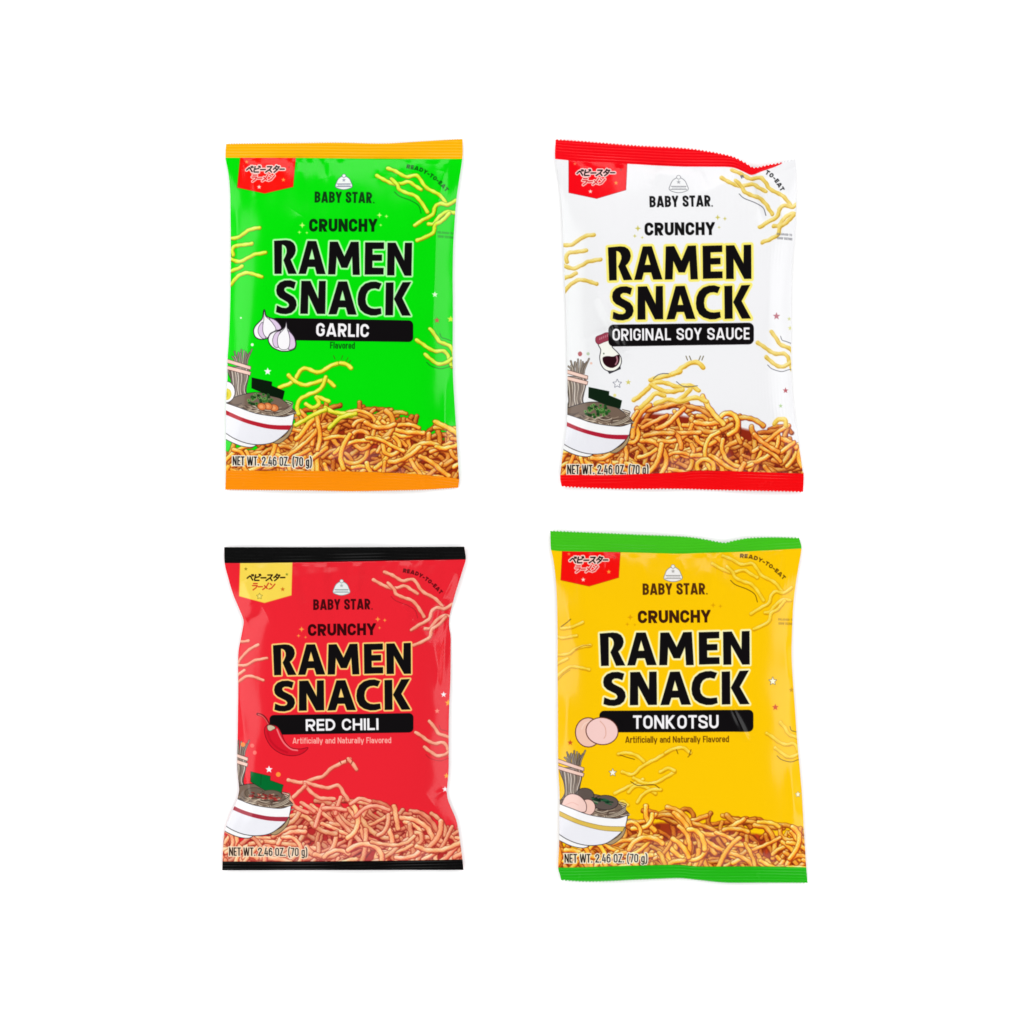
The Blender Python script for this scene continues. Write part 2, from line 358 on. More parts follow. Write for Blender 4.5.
def bowl(P, ox, oy, band, kind, lift, edge=C(60, 55, 60)):
    q = lambda pts: cr(ox, oy, pts)
    ink = C(34, 30, 34)
    # noodles lifted by chopsticks
    broth = C(118, 98, 84)
    col = q([(60, 70), (300, 30), (285, 110), (280, 200), (330, 270), (100, 280), (120, 180)])
    P.poly(cat(q([(112,-14),(262,-14),(276,40),(262,110),(256,180),(312,262),(100,282),(146,180),(138,90)]), 4, True), C(158, 142, 130), R_BOWL, line=(.6, ink))
    rnd = random.Random(5)
    for i in range(17):
        x = 120 + i*9
        c = rnd.choice([C(214,202,190), C(104,88,78), C(134,117,104), C(196,182,166), C(82,68,62)])
        P.stroke(cat(q([(x+rnd.uniform(-4,4), -8), (x+10, 60), (146+i*6.4+rnd.uniform(-5,5), 150), (136+i*8.4+rnd.uniform(-6,6), 215), (112+i*11.5, 268)]), 4), .85, c, R_BOWL)
    for i in range(lift):           # noodle ends above the sticks
        x = 168 + (i*37 % 100); f = (x-200)/60
        tip = (x+f*34+rnd.uniform(-8,8), -92-rnd.uniform(10,70))
        pts = cat(q([(x, -48), (x+f*8+rnd.uniform(-4,4), -84), tip]), 4)
        P.stroke(pts, 1.7, C(70, 60, 54), R_BOWL); P.stroke(pts, .8, rnd.choice([C(170,154,138), C(142,126,110), C(198,184,164)]), R_BOWL)
    # soup surface
    P.poly(cat(q([(60,255),(200,205),(330,180),(450,200),(545,240),(632,318),(640,345),(560,375),(430,370),(300,345),(60,275)]), 5, True), broth, R_BOWL, line=(.6, ink))
    for i in range(44):
        x = rnd.uniform(90, 560); y = 290 + (x-90)*.13 + rnd.uniform(-48, 18)
        c = rnd.choice([C(206,190,168), C(160,140,120), C(84,68,60), C(222,206,184)])
        P.stroke(cat(q([(x, y), (x+30, y+14), (x+70, y+18), (x+105, y+8)]), 4), .8, c, R_BOWL)
    for i in range(4):
        P.stroke(cat(q([(505-i*6, 352-i*12), (560, 345-i*13), (600, 318-i*12), (617, 290-i*8)]), 4), .7, C(214,198,174) if i%2 == 0 else C(92,76,66), R_BOWL)
    for i in range(7):
        c = C(222,206,182) if i % 2 else C(84,70,60)
        P.stroke(cat(q([(430+i*8, 366-i*3), (520+i*6, 362-i*7), (585+i*4, 340-i*9), (618+i*1, 316-i*10), (600-i*6, 286-i*8)]), 4), .75, c, R_BOWL)
    if kind in ('garlic', 'soy'):
        nori = C(12, 34, 16) if kind == 'soy' else C(6, 26, 8)
        P.poly(q([(300,60),(462,95),(460,126),(562,168),(548,232),(440,205),(298,145)]), nori, R_BOWL)
        for i in range(46):
            a = rnd.uniform(0, 6.28); r = rnd.random()**.5
            x, y = 372+100*r*math.cos(a), 236+52*r*math.sin(a)+ (12 if kind == 'soy' else 0)
            P.ell(*q([(x, y)])[0], 1.6, 1.4, rnd.choice([C(66,128,52), C(30,66,28), C(112,160,84), C(40,92,40)]), pid=R_BOWL)
            P.ell(*q([(x, y)])[0], .6, .5, C(18, 44, 18), pid=R_BOWL)
    if kind == 'garlic':
        for x, y in ((478,300),(430,288),(380,290)):
            P.ell(*q([(x, y)])[0], 4.2, 3.2, C(222,128,70), rot=.3, pid=R_BOWL, line=(.5, C(120,58,30)))
            P.ell(*q([(x-4, y)])[0], 2.1, 1.7, C(240,164,104), rot=.3, pid=R_BOWL)
        P.ell(*q([(88,172)])[0], 9.6, 10.6, WHITE, pid=R_BOWL, line=(.6, ink))
        P.ell(*q([(98,190)])[0], 4.6, 5.4, C(236,220,80), pid=R_BOWL, line=(.4, C(200,190,90)))
        P.ell(*q([(92,192)])[0], 2.6, 3.2, C(214,200,40), pid=R_BOWL)
    if kind == 'chili':
        P.poly(q([(318,85),(470,118),(468,150),(572,186),(552,262),(440,232),(318,160)]), C(0, 108, 46), R_BOWL, line=(.5, C(10,50,24)))
        P.stroke(q([(400,104),(396,185)]), .5, C(0,74,30), R_BOWL)
        for cx_, cy_, rx_ in ((345,252,75),(475,270,90)):
            P.ell(*q([(cx_, cy_)])[0], rx_/7.9, 5.4, C(108,92,78), pid=R_BOWL, line=(.5, C(70,56,48)))
        for i in range(60):
            x = rnd.uniform(300, 540); y = 268+(x-300)*.10+rnd.gauss(0, 17)
            P.stroke(q([(x, y), (x+rnd.uniform(10,24), y+rnd.uniform(-6,8))]), .9, rnd.choice([C(150,40,40), C(190,70,60), C(84,40,36), C(206,178,150)]), R_BOWL)
    if kind == 'pork':
        for cx_, cy_, rx_ in ((300,180,70),(460,235,100)):
            P.ell(*q([(cx_, cy_+10)])[0], rx_/7.9, 7.0, C(96,84,78), pid=R_BOWL, line=(.6, ink))
        for i in range(16):
            x = rnd.uniform(355, 480); y = 218+(x-355)*.12+rnd.uniform(-14, 22)
            P.stroke(q([(x, y), (x+rnd.uniform(30,60), y+rnd.uniform(4,18))]), 1.3, rnd.choice([C(20,60,36), C(40,92,58), C(14,38,26), C(120,140,110)]), R_BOWL)
        P.ell(*q([(320,285)])[0], 7.6, 8.0, C(246,204,190), rot=.3, pid=R_BOWL, line=(.6, C(70,40,40)))
        P.poly(cat(q([(122,262),(150,205),(200,182),(262,200),(305,250),(310,300),(288,322),(200,306),(125,276)]), 4, True), C(248,210,200), R_BOWL, line=(.6, C(70,40,40)))
        P.stroke(cat(q([(150,270),(200,248),(250,268)]), 4), .6, C(236,178,166), R_BOWL)
    # chopsticks
    for dy_ in (0, 38):
        a = q([(20, -112+dy_*1.0), (292, -25+dy_), (290, -2+dy_*.9), (20, -85+dy_)])
        if dy_: a = q([(20, -55), (292, 18), (286, 42), (20, -30)])
        P.poly(a, C(244,206,190), R_BOWL, line=(.55, C(96,62,56)))
    # porcelain
    body = cat(q([(20,222),(95,262),(200,300),(330,345),(470,368),(560,372),(630,350)]), 5) + \
           cat(q([(634,345),(625,400),(600,460),(540,520),(460,570),(350,586),(250,572),(160,537),(95,497),(20,450)]), 5)
    foot = cat(q([(20,450),(95,495),(160,537),(250,572),(330,584),(292,606),(200,592),(95,545),(20,500)]), 4)
    P.poly(foot, C(250, 250, 250), R_BOWL, line=(.6, ink))
    P.poly(cat(q([(470,565),(560,520),(620,440),(598,510),(520,575)]), 4, True), C(176, 150, 112), R_BOWL, line=(.5, ink))
    P.poly(body, C(240, 240, 246), R_BOWL, line=(.65, ink))
    up = cat(q([(20,222),(95,262),(200,300),(330,345),(470,368),(560,372),(630,350)]), 5)
    lo = cat(q([(20,285),(95,322),(250,388),(400,425),(500,436),(618,436)]), 5)
    P.poly(up + lo[::-1], C(251, 250, 251), R_BOWL)
    b0 = cat(q([(20,280),(95,318),(250,385),(400,424),(500,436),(612,437)]), 5)
    b1 = cat(q([(20,315),(95,352),(250,416),(400,457),(500,470),(596,473)]), 5)
    P.poly(b0 + b1[::-1], band, R_BOWL, line=(.4, band*.55) if kind == 'pork' else None)

def emblem(P, cx, cy, s, ink, paper):
    """generic white crest: a domed cap with a ball, a star and a hatched band"""
    body = cat([(cx-8.2*s, cy+4.6*s), (cx-7.2*s, cy+.8*s), (cx-5.0*s, cy-3.4*s), (cx, cy-6*s), (cx+5.0*s, cy-3.4*s), (cx+7.2*s, cy+.8*s), (cx+8.2*s, cy+4.6*s), (cx+4.6*s, cy+6.6*s), (cx, cy+7.4*s), (cx-4.6*s, cy+6.6*s)], 5, True)
    P.poly(body, paper, R_EMBLEM, line=(.55, ink))
    P.ell(cx, cy-6.4*s, 1.6*s, 1.5*s, paper, pid=R_EMBLEM, line=(.45, ink))
    P.star(cx, cy-2.0*s, 2.0*s, ink*.55+paper*.45)
    P.stroke([(cx-6.6*s, cy+1.9*s), (cx+6.6*s, cy+1.9*s)], .6, ink)
    P.stroke([(cx-7.2*s, cy+4.6*s), (cx+7.2*s, cy+4.6*s)], .6, ink)
    for i in range(-5, 6): P.stroke([(cx+i*1.15*s, cy+2.0*s), (cx+i*1.15*s+.4*s, cy+4.5*s)], .4, ink*.6+paper*.4)

def sparkle(P, pts, col):
    for x, y, r in pts: P.star(x, y, r, col, n=4, inner=.42, soft=.8)

def badge(P, pts, fill, ink1, halo1, ink2, halo2, ox, oy, dots, edge, sl=0):
    P.poly(pts, fill, R_BADGE, line=(.45, edge))
    for x, y, r, c in dots: P.star(ox+x, oy+y, r, c, soft=.7, pid=R_BADGE)
    l2 = [(.9, halo2), (0, ink2)] if halo2 is not None else [(0, ink2)]
    l1 = [(1.15, halo1), (0, ink1)] if halo1 is not None else [(0, ink1)]
    kana(P, [('ra', 1), ('bar', .8), ('me', 1), ('n', 1)], (ox+13.0, oy+26.4+sl*.6), (ox+36.5, oy+25.9+sl*1.6), 6.3, 1.2, l2, R_BADGE)
    kana(P, [('be', 1), ('bi', 1), ('bar', .8), ('su', 1), ('ta', 1), ('bar', .7)], (ox+8.0, oy+17.5+sl*.3), (ox+46.5, oy+17.0+sl*2), 6.2, 1.35, l1, R_BADGE)

LINE1 = dict(x=(52, 967), b=(293, 282), t=(86, 66), glyphs=[
 [(52,86),(130,79),(158,82),(180,95),(192,115),(196,140),(190,165),(176,187),(162,200),(204,290),(150,292),(116,206),(128,182),(137,158),(137,138),(130,120),(118,110),(104,107),(104,292),(58,294)],
 [(275,79),(331,78),(396,287),(339,288),(326,243),(278,244),(265,289),(218,290)],
 [(422,79),(474,77),(520,172),(562,75),(613,73),(623,286),(578,287),(572,165),(540,243),(502,243),(468,168),(461,287),(414,288)],
 [(657,75),(781,71),(781,112),(706,115),(706,153),(769,151),(769,190),(706,192),(706,238),(781,237),(781,279),(657,283)],
 [(806,72),(858,70),(918,188),(921,68),(967,66),(966,282),(922,283),(853,152),(853,283),(806,284)]],
 holes=[[(304,122),(324,196),(284,197)]])
LINE2 = dict(x=(80, 958), b=(546, 537), t=(334, 324), glyphs=[
 [(205,344),(170,333),(132,335),(102,348),(84,370),(79,398),(84,424),(102,444),(132,460),(155,472),(165,487),(161,502),(146,511),(120,510),(85,496),(80,538),(110,547),(145,549),(180,540),(203,519),(213,490),(209,462),(192,438),(165,423),(140,410),(130,397),(133,383),(148,374),(170,375),(194,385)],
 [(243,335),(300,333),(355,448),(358,332),(401,331),(401,541),(350,542),(288,418),(288,543),(239,544)],
 [(484,332),(540,330),(606,540),(550,540),(536,495),(489,496),(475,541),(424,543)],
 [(766,337),(750,374),(725,368),(700,372),(680,385),(667,408),(662,440),(667,468),(680,486),(700,497),(725,500),(764,495),(768,530),(735,541),(700,542),(660,530),(632,508),(616,475),(612,440),(617,400),(632,366),(660,340),(695,328),(730,326)],
 [(795,330),(844,328),(844,537),(795,539)],
 [(904,325),(958,322),(902,426),(960,536),(904,537),(850,432)]],
 holes=[[(512,380),(532,452),(494,453)]])
def title(P, r, s, out, gap=None, grow=2.0):
    jobs = []
    for (p0, p1, h0, h1), LN in ((r, LINE1), (s, LINE2)):
        def m(pt):
            t = (pt[0]-LN['x'][0])/(LN['x'][1]-LN['x'][0])
            yb = LN['b'][0]+(LN['b'][1]-LN['b'][0])*t; yt = LN['t'][0]+(LN['t'][1]-LN['t'][0])*t
            v = (yb-pt[1])/(yb-yt); h = h0+(h1-h0)*t
            dx, dy = p1[0]-p0[0], p1[1]-p0[1]; L = math.hypot(dx, dy)
            return (p0[0]+dx*t+v*h*dy/L, p0[1]+dy*t-v*h*dx/L)
        jobs.append(([[m(q) for q in g] for g in LN['glyphs']], [[m(q) for q in g] for g in LN['holes']]))
    for G, Ho in jobs:
        for g in G: P.poly(g, out, R_TITLE, grow=grow, soft=.9)
    for G, Ho in jobs:
        for g in G: P.poly(g, BLACK, R_TITLE, grow=.15)
        for g in Ho: P.poly(g, out, R_TITLE, grow=-.25)

def banner(P, x0, x1, yl0, yl1, yr0, yr1, rad=4.5, rl=None):
    pts = []
    H = lambda x, a, b: a + (b-a)*(x-x0)/(x1-x0)
    rl = rad if rl is None else rl
    pts += [(x0+rl-rl*math.cos(a), yl0+rl-rl*math.sin(a)) for a in [i*math.pi/12 for i in range(7)]]
    pts += [(x1-rad+rad*math.sin(a), yr0+rad-rad*math.cos(a)) for a in [i*math.pi/12 for i in range(7)]]
    pts += [(x1-rad+rad*math.cos(a), yr1-rad+rad*math.sin(a)) for a in [i*math.pi/12 for i in range(7)]]
    pts += [(x0+rl-rl*math.sin(a), yl1-rl+rl*math.cos(a)) for a in [i*math.pi/12 for i in range(7)]]
    P.poly(pts, BLACK, R_BANNER)

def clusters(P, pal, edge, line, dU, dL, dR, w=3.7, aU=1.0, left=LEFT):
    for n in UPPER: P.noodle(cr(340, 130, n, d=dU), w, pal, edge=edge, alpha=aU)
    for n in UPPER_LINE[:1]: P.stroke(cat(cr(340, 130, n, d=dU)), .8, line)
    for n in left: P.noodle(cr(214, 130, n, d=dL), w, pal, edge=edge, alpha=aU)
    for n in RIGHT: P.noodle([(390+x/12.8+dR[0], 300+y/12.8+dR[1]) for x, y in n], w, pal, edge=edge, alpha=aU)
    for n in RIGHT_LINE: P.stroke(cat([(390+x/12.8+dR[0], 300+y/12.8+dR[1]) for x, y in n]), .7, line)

def tiny(P, x, y, col):
    text(P, 'ENLARGED TO', (x, y), (x+15.5, y+.8), 2.0, .22, .1, [(0, col)], soft=.7)
    text(P, 'SHOW TEXTURE', (x+.3, y+4.2), (x+15.8, y+5.0), 2.2, .22, .1, [(0, col)], soft=.7)

def art_garlic():
    G = C(0, 226, 6)
    P = Print(218, 132, 470, 498, G)
    pal = [C(186, 150, 14), C(206, 220, 34), C(222, 252, 66), C(240, 255, 130)]
    edge = C(62, 140, 8); line = C(6, 120, 20)
    pp = [C(170, 58, 14), C(238, 138, 34), C(252, 178, 66), C(255, 238, 168)]
    tp = [C(196, 150, 20), C(240, 214, 50), C(252, 240, 90), C(255, 252, 160)]
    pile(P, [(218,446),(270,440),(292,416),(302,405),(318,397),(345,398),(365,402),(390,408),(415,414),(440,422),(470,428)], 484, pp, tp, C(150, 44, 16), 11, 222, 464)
    clusters(P, pal, edge, line, (0, 0), (0, 0), (0, 0))
    mp = [C(150, 150, 10), C(226, 214, 40), C(244, 240, 70), C(250, 250, 140)]
    for n in ([(280,387.8),(287.6,385.2),(295,381),(298.4,375),(302,370),(308,369.3),(318,373),(326,369.5),(333,365.5),(341,363.5)],
              [(289,375.8),(295.5,381.4),(303,385.2),(310.5,384.6),(319.4,382),(327,380.2),(334.6,386.5)],
              [(299,414),(297.8,408),(300.3,400.5),(308,395.4),(318,391.6),(323.2,386.5),(326.4,377.6)],
              [(306.7,404.3),(313,408),(319.4,404.3),(317.5,397.3),(329.5,401.7)],
              [(326,408),(333.3,412),(343.5,413.8),(352,416)], [(341,363.5),(347,365),(351.8,368.5)],
              [(330,428),(338,420),(346,416),(356,414)], [(296,425),(304,421),(316,414),(326,410)]):
        P.noodle(n, 4.0, mp, edge=C(120, 150, 10))
    for a, b in (((334,356),(335.5,359.5)), ((343,356),(342,359.5)), ((348.5,358),(346.5,361.5)), ((351,361),(349.5,363))): P.stroke([a, b], .7, C(60,110,20))
    bowl(P, 214, 370, C(186, 32, 48), 'garlic', 14)
    # stars
    P.star(268.2, 371.8, 3.9, WHITE); P.ell(252.7, 345, 1.5, 1.5, C(236,255,226))
    P.star(435, 294.8, 3.2, C(226,255,214)); P.star(437, 320.5, 3.2, C(186,96,48)); P.star(450.6, 319, 3.6, C(214,244,60)); P.ell(241, 318, 1, 1, C(230,255,220))
    sparkle(P, [(302.8,226,2.9),(300,233,1.8),(307.4,233.5,1.4),(379.8,215.8,2.6),(386.7,217,1.9),(381,225.8,1.5)], C(206, 255, 120))
    # banner, bulbs of garlic
    banner(P, 272, 413.4, 318.3, 340.6, 320.9, 342.4, 4.6)
    text(P, 'GARLIC', (316.6, 336.7), (369.3, 337.7), 13.2, .19, .1, [(0, WHITE)], R_BANNER)
    text(P, 'Flavored', (330.6, 348.9), (355.2, 349.3), 6.6, .15, .085, [(0, C(8, 84, 16))], soft=.6)
    q = lambda pts: [(216+x/12.8, 300+y/12.8) for x, y in pts]
    ink = C(24, 16, 26); lil = C(226, 204, 232)
    P.poly(cat(q([(624,138),(640,205),(690,238),(760,258),(815,310),(842,368),(790,396),(700,470),(640,496),(570,502),(512,470),(492,400),(515,340),(565,288),(606,240)]), 4, True), WHITE, R_PICTURE, line=(.95, ink))
    P.poly(cat(q([(600,290),(556,350),(550,420),(590,486),(640,490),(606,400),(606,330)]), 4, True), lil, R_PICTURE, line=(.4, ink))
    P.poly(cat(q([(690,242),(756,262),(812,312),(838,366),(780,386),(740,310)]), 4, True), lil, R_PICTURE, line=(.4, ink))
    P.poly(cat(q([(624,150),(640,215),(700,268),(758,345),(766,392),(700,430),(668,482),(628,455),(608,395),(610,320),(622,250)]), 4, True), WHITE, R_PICTURE, line=(.4, ink))
    P.poly(cat(q([(908,288),(918,360),(945,400),(1000,470),(1026,555),(1012,620),(965,645),(900,656),(830,650),(730,602),(682,522),(700,452),(765,412),(840,398),(896,345)]), 4, True), WHITE, R_PICTURE, line=(.95, ink))
    P.poly(cat(q([(930,400),(996,470),(1022,555),(1008,618),(935,636),(955,540),(945,450)]), 4, True), lil, R_PICTURE, line=(.4, ink))
    P.poly(cat(q([(830,405),(770,430),(735,510),(750,590),(800,610),(795,520),(815,440)]), 4, True), lil, R_PICTURE, line=(.4, ink))
    P.poly(cat(q([(908,296),(914,370),(940,450),(950,540),(930,620),(870,640),(815,612),(796,530),(812,455),(860,400),(896,355)]), 4, True), WHITE, R_PICTURE, line=(.4, ink))
    title(P, ((274.3,274.2),(411.7,276.2),32.6,32.7), ((276.6,313.8),(410.6,316.2),33.0,33.2), C(186, 255, 176), grow=1.85)
    # print lines
    dk = C(8, 62, 14)
    text(P, 'BABY STAR', (314.8,203), (372.2,203.7), 11.2, .2, .075, [(0, dk)])
    P.ell(374, 203.2, .7, .7, dk)
    text(P, 'CRUNCHY', (309.6,232.4), (377.6,232.5), 13.0, .235, .085, [(0, C(6, 44, 10))])
    emblem(P, 344, 182.3, 1.0, C(70, 74, 110), C(240, 246, 240))
    arctext(P, 'READY-TO-EAT', [(406.2,168.2),(418,170.6),(428,175.8),(437.5,183),(446,192)], 4.2, .27, .14, C(4, 84, 14))
    tiny(P, 437.5, 233.5, C(10, 140, 30))
    badge(P, [(240.4,154),(295.6,154),(293.2,187),(265,193.6),(237.2,187.4)], C(250, 16, 8), C(30,16,14), C(255,214,206), C(226,40,36), C(255,206,200), 237.5, 155.0,
          [(9,6.6,2.0,C(255,150,66)), (46,25,2.2,C(255,160,70)), (21.8,32.2,2.2,C(255,232,220)), (51.5,12,1.4,C(196,24,18))], C(120, 90, 8))
    text(P, 'NET WT. 2.46 OZ. (70 g)', (232.4,465.2), (311.6,466.2), 9.0, .135, .075, [(1.0, C(250, 244, 226)), (0, C(22, 16, 14))])
    return P

def art_soy():
    W = C(243, 243, 245)
    P = Print(548, 132, 812, 500, W)
    pal = [C(188, 146, 44), C(222, 186, 76), C(238, 208, 104), C(248, 234, 160)]
    edge = C(252, 238, 176); line = C(96, 96, 104)
    pp = [C(168, 58, 16), C(236, 138, 38), C(250, 178, 70), C(255, 238, 168)]
    tp = [C(206, 150, 50), C(236, 190, 84), C(248, 222, 120), C(255, 244, 180)]
    pile(P, [(548,452),(606,436),(620,412),(632,404),(650,397),(672,398),(700,402),(735,410),(760,416),(775,419),(790,424),(812,446)], 486, pp, tp, C(146, 40, 18), 23, 556, 806)
    clusters(P, pal, edge, line, (2697+18-2, 15), (2640-8, 55), (340.5, 2.7), w=3.7)
    mp = [C(196, 140, 34), C(232, 184, 60), C(246, 212, 96), C(252, 238, 160)]
    for n in ([(650,380.5),(660,377.6),(673,374.5),(682,368),(690,363.6),(697,363),(703,368)],
              [(633.6,400.5),(642.5,394),(651.4,385.2),(657.7,382.6),(668,384),(676,387),(690,386),(698,391)],
              [(651,385),(662,391),(672,392),(682,390)], [(672,374.6),(680,372)], [(640,408),(648,401),(655,394),(664,396)],
              [(676,402),(684,396),(690,390)], [(655,404),(668,400),(680,402),(694,398),(706,402)], [(774,424),(778,420),(785,420),(786,426)]):
        P.noodle(n, 4.2, mp, edge=C(250, 226, 140))
    P.stroke(cat([(653,379),(657,375.6),(662,374),(668,374)]), .8, line); P.stroke(cat([(676,382),(682,386.4),(690,387),(697,386)]), .7, line)
    for x in (685.5, 689, 700, 703): P.stroke([(x, 356.5), (x+(1.6 if x < 690 else -1.6), 360.5)], .9, C(110,100,70))
    bowl(P, 550.4, 379.5, C(180, 30, 54), 'soy', 14)
    P.ell(580, 354, 2.1, 2.4, C(178,84,90)); P.ell(588, 354, 1.6, 1.6, C(188,206,176)); P.ell(591, 363.5, 1.2, 1.2, C(240,196,180))
    P.star(617, 384, 4.2, C(246,246,248), line=(.5, C(110,112,126))); P.star(628, 382.6, 2.8, C(214,206,110)); P.ell(614.5, 395.6, 1.6, 1.6, C(232,226,150))
    P.star(776.2, 316.4, 3.9, C(186,112,124)); P.star(789.4, 318.8, 2.2, C(214,216,160)); P.star(790.4, 328, 2.6, C(222,222,150))
    P.star(785.5, 390.5, 3.0, C(180,80,92)); P.star(780.5, 406, 2.1, C(170,204,140))
    sparkle(P, [(637.6,229,2.9),(634.5,236.7,1.8),(642,238.2,1.4),(717.3,218,2.6),(724.5,219.2,1.9),(718.6,228,1.4)], C(204, 196, 92))
    # sauce bottle
    q = lambda pts: [(548+x/12.8, 300+y/12.8) for x, y in pts]
    ink = C(58, 56, 62)
    P.poly(q([(745,890),(785,945),(925,885),(918,825)]), C(60,58,64), R_PICTURE, line=(.3, ink))
    P.poly(cat(q([(648,555),(678,640),(664,740),(688,840),(750,902),(850,902),(922,835),(928,745),(874,670),(815,608),(790,500)]), 4, True), C(250,250,240), R_PICTURE, line=(.8, ink))
    P.poly(cat(q([(700,740),(760,722),(830,728),(905,705),(915,770),(890,835),(820,874),(745,850),(705,800)]), 4, True), C(44, 10, 20), R_PICTURE)
    P.stroke(cat(q([(875,730),(885,780),(862,830)]), 4), 1.5, C(176, 120, 132), R_PICTURE)
    P.ell(*q([(712,690)])[0], .7, .8, C(70,90,70), pid=R_PICTURE)
    P.poly(cat(q([(618,478),(680,452),(745,425),(790,440),(790,505),(700,545),(645,566),(612,535)]), 3, True), C(158, 62, 82), R_PICTURE, line=(.5, C(110, 34, 52)))
    for i in range(5): P.stroke(q([(660+i*24, 512-i*10), (664+i*24, 488-i*10)]), .7, C(208, 140, 152), R_PICTURE)
    banner(P, 608.2, 753.3, 325.1, 346.9, 323.2, 344.8, 5.2)
    text(P, 'ORIGINAL SOY SAUCE', (612.2, 341.2), (749.2, 339.9), 12.0, .168, .1, [(0, WHITE)], R_BANNER)
    title(P, ((608.2,280.8),(750.9,279.2),32.6,33.8), ((612.4,320.3),(749.8,319),33.2,33.2), C(253, 240, 118), grow=2.6)
    dk = C(22, 22, 24)
    text(P, 'BABY STAR', (649.4,207.8), (710.4,206.9), 11.4, .2, .075, [(0, dk)])
    P.ell(711.8, 206.4, .75, .75, dk)
    text(P, 'CRUNCHY', (644.3,236.2), (714.4,235.7), 13.0, .235, .085, [(0, C(16, 16, 16))])
    emblem(P, 678.6, 184.4, 1.12, C(110, 112, 118), C(246, 246, 247))
    arctext(P, 'TO-EAT', [(765,173.4),(770,176.6),(775,182),(781,191.6)], 4.6, .27, .14, C(40, 40, 44))
    text(P, 'R', (741.6, 178.6), (744.6, 177.2), 3.2, .3, .1, [(0, C(90, 90, 96))], soft=.6)
    tiny(P, 776.6, 235.2, C(120, 120, 126))
    badge(P, [(569,154),(627.4,155),(625.6,190),(596.6,198.6),(569,192.4)], C(248, 6, 22), C(34,16,18), C(255,210,206), C(214,44,44), C(255,214,206), 568.0, 158.4,
          [(7,5,2.0,C(255,110,70)), (48,24.6,2.4,C(255,150,60)), (22.4,33.2,2.2,C(255,226,214)), (53,11,1.4,C(190,20,24))], C(170, 20, 34))
    text(P, 'NET WT. 2.46 OZ. (70 g)', (567.2,474), (648.6,474.2), 9.2, .135, .075, [(1.0, C(250, 240, 220)), (0, C(30, 20, 16))])
    return P

